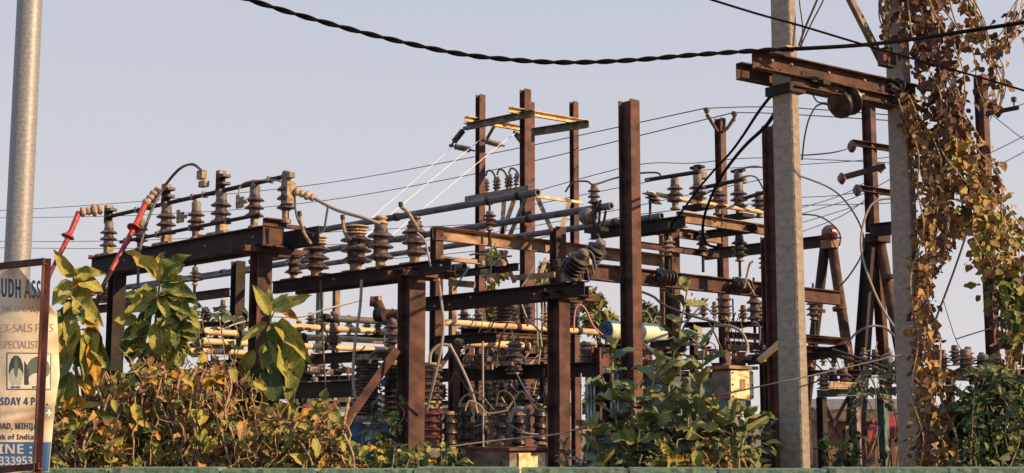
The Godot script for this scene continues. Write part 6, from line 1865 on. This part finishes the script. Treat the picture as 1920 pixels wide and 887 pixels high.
	# tall dry stalks leaning over the wall
	var k := 0
	for s in [[[395, 690, 10.2], [402, 760, 10.2], [420, 830, 10.1], [440, 900, 10.0]], [[90, 885, 9.9], [150, 850, 9.9], [205, 830, 10.0]], [[205, 870, 10.0], [208, 800, 10.1], [180, 720, 10.2]], [[1335, 740, 10.4], [1365, 800, 10.3], [1420, 880, 10.2], [1440, 900, 10.2]], [[1130, 800, 10.3], [1180, 850, 10.2], [1200, 900, 10.2]], [[655, 745, 10.6], [640, 820, 10.5], [630, 900, 10.4]], [[1680, 890, 11.0], [1710, 830, 11.0], [1720, 800, 11.0]]]:
		var st := thing("dry_stalk", "%s bare dry stalk from the left leaning over the wall" % ["third", "leftmost", "second", "sixth", "fifth", "fourth", "rightmost"][k], "stalk", P(s[s.size() - 1][0], s[s.size() - 1][1], s[s.size() - 1][2]))
		stalk(st, "stalk", s, 0.012, 0.007, M.stem)
		var b := MB.new()
		var mid := P(s[1][0], s[1][1], s[1][2])
		b.tube(smooth([mid, mid + Vector3(0.06, 0.08, 0.02), mid + Vector3(0.1, 0.18, 0.0)], 4), 0.005, 5, 0.003)
		part(st, "side_twig", b, M.stem)
		k += 1
func more_leaves(t: Node3D, stem: Array, d: float, n: int, mats: Array, ln0: float, ln1: float) -> void:
	var c := PTS(stem)
	for i in n:
		var p: Vector3 = c[int(rng.randf() * (c.size() - 1))]
		if p.y < 1.35: continue
		var a := rng.randf() * TAU; var el := rng.randf_range(-0.7, 0.6)
		var dirv := Vector3(cos(a) * cos(el), sin(el), sin(a) * cos(el) * 0.7).normalized()
		var ln := rng.randf_range(ln0, ln1)
		var q := p + dirv * 0.05
		var b := MB.new()
		b.tube([p, q], 0.004, 5)
		part(t, "leaf_stalk", b, M.stem_green)
		put_leaf(t, q, q + dirv * ln + Vector3(0, -ln * 0.3, 0), ln * rng.randf_range(0.42, 0.58), mats[rng.randi() % mats.size()], (UP + Vector3(rng.randfn() * 0.4, 0, 0.8)).normalized(), rng.randi() % 6)
func plant_base(called: String, label: String, x: float, d: float) -> Node3D:
	var g := P(x, 880, d)
	return thing(called, label, "plant", Vector3(g.x, 0, g.z))
func milkweed(called: String, label: String, x: float, d: float, stems: Array, ln: float) -> void:
	var t := plant_base(called, label, x, d)
	var ends := []
	for s in stems:
		var pts := []
		for q in s: pts.append([q[0], q[1], d + rng.randf_range(-0.15, 0.15)])
		var c := PTS(pts)
		var b := MB.new()
		b.tube(c, 0.013, 7, 0.006)
		part(t, "stem", b, M.stem_green)
		ends.append(c[c.size() - 2])
		var acc := 0.0; var turn := rng.randf() * PI
		for i in range(1, c.size()):
			acc += c[i].distance_to(c[i - 1])
			if acc > 0.1 and c[i].y > 1.2 or i == c.size() - 1:
				acc = 0.0; turn += PI / 2 + rng.randf_range(-0.3, 0.3)
				var last := i == c.size() - 1
				for sg in [0.0, PI]:
					var a: float = turn + sg + rng.randf_range(-0.25, 0.25)
					var el := rng.randf_range(0.9, 1.3) if last else rng.randf_range(0.05, 0.8)
					var dirv := Vector3(cos(a) * cos(el), sin(el), sin(a) * cos(el))
					var l := ln * rng.randf_range(0.75, 1.2) * (0.6 if last else 1.0)
					var face := (UP * cos(el) - Vector3(cos(a), 0, sin(a)) * sin(el) + Vector3(rng.randf_range(-0.3, 0.3), 0, 0.45)).normalized()
					put_leaf(t, c[i], c[i] + dirv * l, l * rng.randf_range(0.5, 0.62), M.leaf_grey[rng.randi() % 3] if not last else M.leaf_grey[2], face, [0, 1, 4, 3][rng.randi() % 4], 0.8)
	# pinkish flower heads near the upper leaf joints
	for k in 3:
		var c2: Vector3 = ends[k % ends.size()] + Vector3(rng.randf_range(-0.03, 0.03), -0.04, 0.04)
		var b2 := MB.new()
		for i in 9:
			leaf_into(b2, c2 + Vector3(rng.randfn(), rng.randfn(), rng.randfn()) * 0.025, Vector3(rng.randfn(), rng.randf() + 0.3, rng.randfn()).normalized(), UP, 0.03, 0.018)
		part(t, "flower_head", b2, M.wire_pink)

func creeper(label: String, x0: float, x1: float, ytop: float, d: float, n: int, mix: Array, seed_: int) -> void:
	rng.seed = seed_ * 977
	var t := plant_base("dry_creeper", label, (x0 + x1) / 2, d)
	t.position.y = 0.0
	var b := MB.new()
	for i in int(n * 0.55):
		var x := rng.randf_range(x0, x1)
		var edge := minf(x - x0, x1 - x) / (x1 - x0)
		var top := ytop + 50.0 * maxf(0.0, 0.22 - edge) / 0.22 + rng.randf_range(-34, 24) + 16.0 * sin(x * 0.06)
		var y := rng.randf_range(top, 905)
		var p := P(x, y, d + rng.randf_range(-0.35, 0.35))
		var pts := [p]
		var dirv := Vector3(rng.randfn(), rng.randfn() * 0.8, rng.randfn() * 0.6).normalized()
		for k in 6:
			dirv = (dirv + Vector3(rng.randfn(), rng.randfn() - 0.15, rng.randfn()) * 0.55).normalized()
			p += dirv * rng.randf_range(0.025, 0.06)
			pts.append(p)
		b.tube(smooth(pts, 2), rng.randf_range(0.003, 0.008), 5, 0.002, false)
	# long hanging strands
	for i in n / 5:
		var x := rng.randf_range(x0, x1)
		var p := P(x, rng.randf_range(ytop, ytop + 40), d + rng.randf_range(-0.3, 0.2))
		var pts := [p]
		while p.y > 1.0:
			p += Vector3(rng.randfn() * 0.03, -rng.randf_range(0.06, 0.12), rng.randfn() * 0.02)
			pts.append(p)
		if pts.size() > 2: b.tube(smooth(pts, 2), rng.randf_range(0.005, 0.012), 5, 0.004, false)
	part(t, "stems", b, M.stem, "stuff")
	var lo := [MB.new(), MB.new(), MB.new(), MB.new()]
	for i in n * 2:
		var x := rng.randf_range(x0, x1)
		var edge := minf(x - x0, x1 - x) / (x1 - x0)
		var top := ytop + 45.0 * maxf(0.0, 0.2 - edge) / 0.2 + rng.randf_range(-22, 16) + 16.0 * sin(x * 0.06)
		var y := lerpf(top, 900, pow(rng.randf(), 1.3))
		var p := P(x, y, d + rng.randf_range(-0.35, 0.35))
		var dirv := Vector3(rng.randfn(), rng.randfn() - 0.6, rng.randfn()).normalized()
		var k: int = mix[rng.randi() % mix.size()]
		var ln := rng.randf_range(0.035, 0.11)
		if i < 280:
			var m: Material = M.leaf_dry[k]
			if rng.randf() < 0.3: m = M.leaf[rng.randi() % 3]
			put_leaf(t, p, p + dirv * ln, ln * rng.randf_range(0.35, 0.7), m, Vector3(rng.randfn() * 0.6, rng.randfn() * 0.6, 1).normalized(), [2, 3, 5][rng.randi() % 3], 0.0, "dry_leaf")
		else:
			leaf_into(lo[k], p, dirv, Vector3(rng.randfn(), rng.randfn(), 1).normalized(), ln, ln * 0.55)
	var gr := MB.new()
	for i in n:
		var x := rng.randf_range(x0, x1)
		var p := P(x, lerpf(ytop + 8.0, 900, rng.randf()), d + rng.randf_range(-0.3, 0.4))
		leaf_into(gr, p, Vector3(rng.randfn(), rng.randfn() - 0.3, rng.randfn()).normalized(), Vector3(rng.randfn(), 1.0 + rng.randfn(), 1).normalized(), rng.randf_range(0.03, 0.08), rng.randf_range(0.02, 0.045))
	part(t, "green_leaves", gr, M.leaf[0], "stuff")
	for i in n / 3:
		var x := rng.randf_range(x0 + 6, x1 - 6)
		var p := P(x, lerpf(ytop, 890, rng.randf()), d - rng.randf_range(0.0, 0.42))
		var dirv := Vector3(rng.randfn(), rng.randfn() - 0.7, rng.randfn() * 0.5).normalized()
		var ln := rng.randf_range(0.07, 0.15)
		put_leaf(t, p, p + dirv * ln, ln * rng.randf_range(0.45, 0.6), [M.leaf[1], M.leaf[2], M.leaf[0], M.leaf_dry[2], M.leaf[3], M.leaf[1]][rng.randi() % 6], Vector3(rng.randfn() * 0.5 + 0.3, rng.randfn() * 0.5 + 0.4, 1).normalized(), rng.randi() % 6)
	for k in 4:
		if lo[k].v.size() > 0: part(t, "leaf_litter", lo[k], M.leaf_dry[k], "stuff")
func weeds(label: String, x0: float, x1: float, ytop: float, d: float, n: int, mats: Array, seed_: int) -> void:
	rng.seed = seed_ * 1013
	var t := plant_base("leafy_weed", label, (x0 + x1) / 2, d)
	var ns := maxi(4, int((x1 - x0) / 16))
	var tips := []
	for i in ns:
		var x := lerpf(x0, x1, (i + rng.randf()) / ns)
		var yt := ytop + rng.randf_range(-8, 40)
		var dd := d + rng.randf_range(-0.4, 0.4)
		var g := P(x + rng.randf_range(-10, 10), 880, dd)
		var p := P(x, yt, dd)
		var c := smooth([Vector3(g.x, 0.0, g.z), Vector3(g.x + rng.randf_range(-0.1, 0.1), p.y * 0.55, g.z + 0.1), Vector3(g.x + rng.randf_range(-0.14, 0.14), p.y * 0.78, g.z), p + Vector3(rng.randf_range(-0.06, 0.06), -0.12, 0), p], 5)
		var b := MB.new()
		b.tube(c, 0.007, 5, 0.003, false)
		part(t, "stem", b, M.stem if i % 2 else M.stem_green)
		tips.append(c)
	var extra := {}
	for i in n:
		var c: Array = tips[rng.randi() % tips.size()]
		var f := pow(rng.randf(), 0.7)
		var p: Vector3 = c[int(f * (c.size() - 1))] + Vector3(rng.randfn(), rng.randfn(), rng.randfn()) * 0.045
		if p.y < 1.0: p.y = rng.randf_range(1.0, 1.4)
		var dirv := Vector3(rng.randfn(), rng.randfn() * 0.6 - 0.1, rng.randfn()).normalized()
		var ln := rng.randf_range(0.05, 0.13)
		var wm: Material = mats[rng.randi() % mats.size()]
		if i >= 290:
			if not extra.has(wm): extra[wm] = MB.new()
			leaf_into(extra[wm], p, dirv, (UP + Vector3(rng.randfn(), rng.randfn(), rng.randf() + 0.6) * 0.6).normalized(), ln, ln * 0.5)
			continue
		put_leaf(t, p, p + dirv * ln, ln * rng.randf_range(0.4, 0.6), wm, (UP + Vector3(rng.randfn(), rng.randfn(), rng.randf() + 0.6) * 0.6).normalized(), rng.randi() % 6)

	for wm in extra: part(t, "foliage", extra[wm], wm, "stuff")
func bush(label: String, x0: float, x1: float, ytop: float, d: float, depth: float, n: int, mats: Array, seed_: int, ls := 0.09) -> void:
	rng.seed = seed_ * 1511
	var t := plant_base("dense_bush", label, (x0 + x1) / 2, d)
	var lobes := []
	for k in 14:
		var x := lerpf(x0, x1, (k + rng.randf()) / 14.0)
		lobes.append([P(x, lerpf(ytop + 22, 900, pow(rng.randf(), 1.2)), d + rng.randf_range(0, depth)), rng.randf_range(0.12, 0.26)])
	for l in lobes:
		var b := MB.new()
		b.tube(smooth([Vector3(l[0].x + rng.randf_range(-0.2, 0.2), 0, l[0].z), Vector3(l[0].x, l[0].y * 0.6, l[0].z), l[0]], 4), 0.014, 5, 0.006, false)
		part(t, "stem", b, M.stem)
	var mbs := []
	for m in mats: mbs.append(MB.new())
	for i in n:
		var l: Array = lobes[rng.randi() % lobes.size()]
		var v := Vector3(rng.randfn(), rng.randfn(), rng.randfn()).normalized() * float(l[1]) * pow(rng.randf(), 0.45)
		var p: Vector3 = l[0] + v
		var dirv := (v.normalized() + Vector3(rng.randfn(), rng.randfn() - 0.4, rng.randfn()) * 0.7).normalized()
		var ln := ls * rng.randf_range(0.6, 1.4)
		var k := rng.randi() % mats.size()
		if i < 220: put_leaf(t, p, p + dirv * ln, ln * rng.randf_range(0.4, 0.6), mats[k], (UP + Vector3(rng.randfn(), 0, 1) * 0.7).normalized(), rng.randi() % 6)
		else: leaf_into(mbs[k], p, dirv, (UP + Vector3(rng.randfn(), rng.randfn(), 1) * 0.6).normalized(), ln, ln * 0.55)
	for k in mats.size(): part(t, "foliage", mbs[k], mats[k], "stuff")
# a curtain of creeper round a path: [x, y, half width]
func vine(label: String, path: Array, d: float, n: int, pick: Callable, size: Vector2, seed_: int) -> void:
	rng.seed = seed_ * 733
	var g := P(path[0][0], path[0][1], d)
	var t := thing("climbing_creeper", label, "creeper", P(path[path.size() - 1][0], path[path.size() - 1][1], d))
	var c := []
	for q in path: c.append(Vector3(q[0], q[1], q[2]))
	c = smooth(c, 8)
	var nst := 9
	for k in nst:
		var b := MB.new()
		var off := rng.randf_range(-0.75, 0.75); var ph := rng.randf() * 6.0; var dz := rng.randf_range(-0.2, 0.2)
		var pts := []
		for i in c.size():
			pts.append(P(c[i].x + c[i].z * (off + 0.25 * sin(i * 0.35 + ph)), c[i].y, d + dz + 0.08 * sin(i * 0.5 + ph)))
		b.tube(pts, 0.007, 5, 0.004, false)
		part(t, "stem", b, M.stem)
	var lo := {}
	for i in n:
		var f := rng.randf()
		var q: Vector3 = c[int(f * (c.size() - 1))]
		var w := clampf(rng.randfn() * 0.5, -1.15, 1.15)
		var p := P(q.x + q.z * w, q.y + rng.randf_range(-14, 14), d + rng.randf_range(-0.28, 0.28) * (1.0 - absf(w) * 0.5))
		var m: Material = pick.call(f, rng.randf())
		var dirv := Vector3(rng.randfn() * 0.7, -0.8 + rng.randfn() * 0.5, rng.randfn() * 0.6).normalized()
		var ln := rng.randf_range(size.x, size.y)
		if i < 290:
			put_leaf(t, p, p + dirv * ln, ln * rng.randf_range(0.55, 0.95), m, Vector3(rng.randfn() * 0.7 + 0.2, rng.randfn() * 0.5 + 0.2, 1).normalized(), [1, 2, 3, 5][rng.randi() % 4], 0.3)
		else:
			if not lo.has(m): lo[m] = MB.new()
			leaf_into(lo[m], p, dirv, Vector3(rng.randfn(), rng.randfn(), 1).normalized(), ln * 0.9, ln * 0.7)
	for m in lo: part(t, "foliage", lo[m], m, "stuff")

func build_vines() -> void:
	var fall := func(f: float, r: float) -> Material:
		if f < 0.4: return M.leaf_dry[[1, 3, 0, 1][int(r * 3.99)]]
		if f < 0.62: return M.leaf_dry[[2, 0, 1][int(r * 2.99)]] if r < 0.8 else M.leaf[2]
		if f < 0.8: return [M.leaf[2], M.leaf_dry[2], M.leaf_dry[0], M.leaf[1]][int(r * 3.99)]
		return [M.leaf[0], M.leaf[1], M.leaf_dry[0], M.leaf[4]][int(r * 3.99)]
	vine("great hanging curtain of brown to green creeper right of the concrete poles", [[1700, -40, 40], [1745, 60, 55], [1768, 160, 46], [1785, 240, 46], [1815, 320, 58], [1850, 400, 62], [1880, 480, 58], [1900, 560, 46], [1912, 640, 34]], 11.2, 1900, fall, Vector2(0.05, 0.11), 1)
	var dry := func(f: float, r: float) -> Material: return M.leaf_dry[[1, 3, 0, 2][int(r * 3.99)]]
	vine("sparse reddish dry creeper strand at the top edge of the sky", [[1790, -40, 30], [1815, 30, 28], [1838, 90, 34], [1858, 150, 30], [1862, 210, 14]], 11.4, 120, dry, Vector2(0.05, 0.1), 2)
	vine("sparse dry creeper twig reaching to the far edge", [[1860, 90, 16], [1885, 80, 22], [1905, 40, 30], [1930, -20, 20]], 11.4, 60, dry, Vector2(0.05, 0.09), 3)
	var tan := func(f: float, r: float) -> Material: return M.leaf_dry[[2, 0, 2, 1][int(r * 3.99)]]
	vine("dry tan creeper clinging down the second concrete pole", [[1700, 185, 16], [1722, 250, 24], [1748, 320, 30], [1752, 400, 34], [1738, 480, 28], [1728, 560, 22], [1738, 650, 30], [1746, 740, 38], [1754, 830, 46], [1758, 920, 46]], 11.2, 1700, tan, Vector2(0.04, 0.09), 4)
	vine("reddish dry creeper strands hanging low at the far edge", [[1900, 540, 30], [1895, 620, 36], [1890, 700, 34], [1900, 780, 30]], 11.5, 150, dry, Vector2(0.04, 0.08), 5)
	vine("thin brown creeper hanging between the vine pole and green curtain", [[1755, 330, 14], [1770, 390, 18], [1778, 440, 14], [1775, 480, 8]], 11.3, 45, dry, Vector2(0.05, 0.1), 6)
	vine("small leafy creeper sprig on the first side of the second concrete pole", [[1660, -20, 12], [1658, 20, 14], [1662, 60, 12], [1664, 90, 6]], 11.3, 36, dry, Vector2(0.03, 0.06), 7)
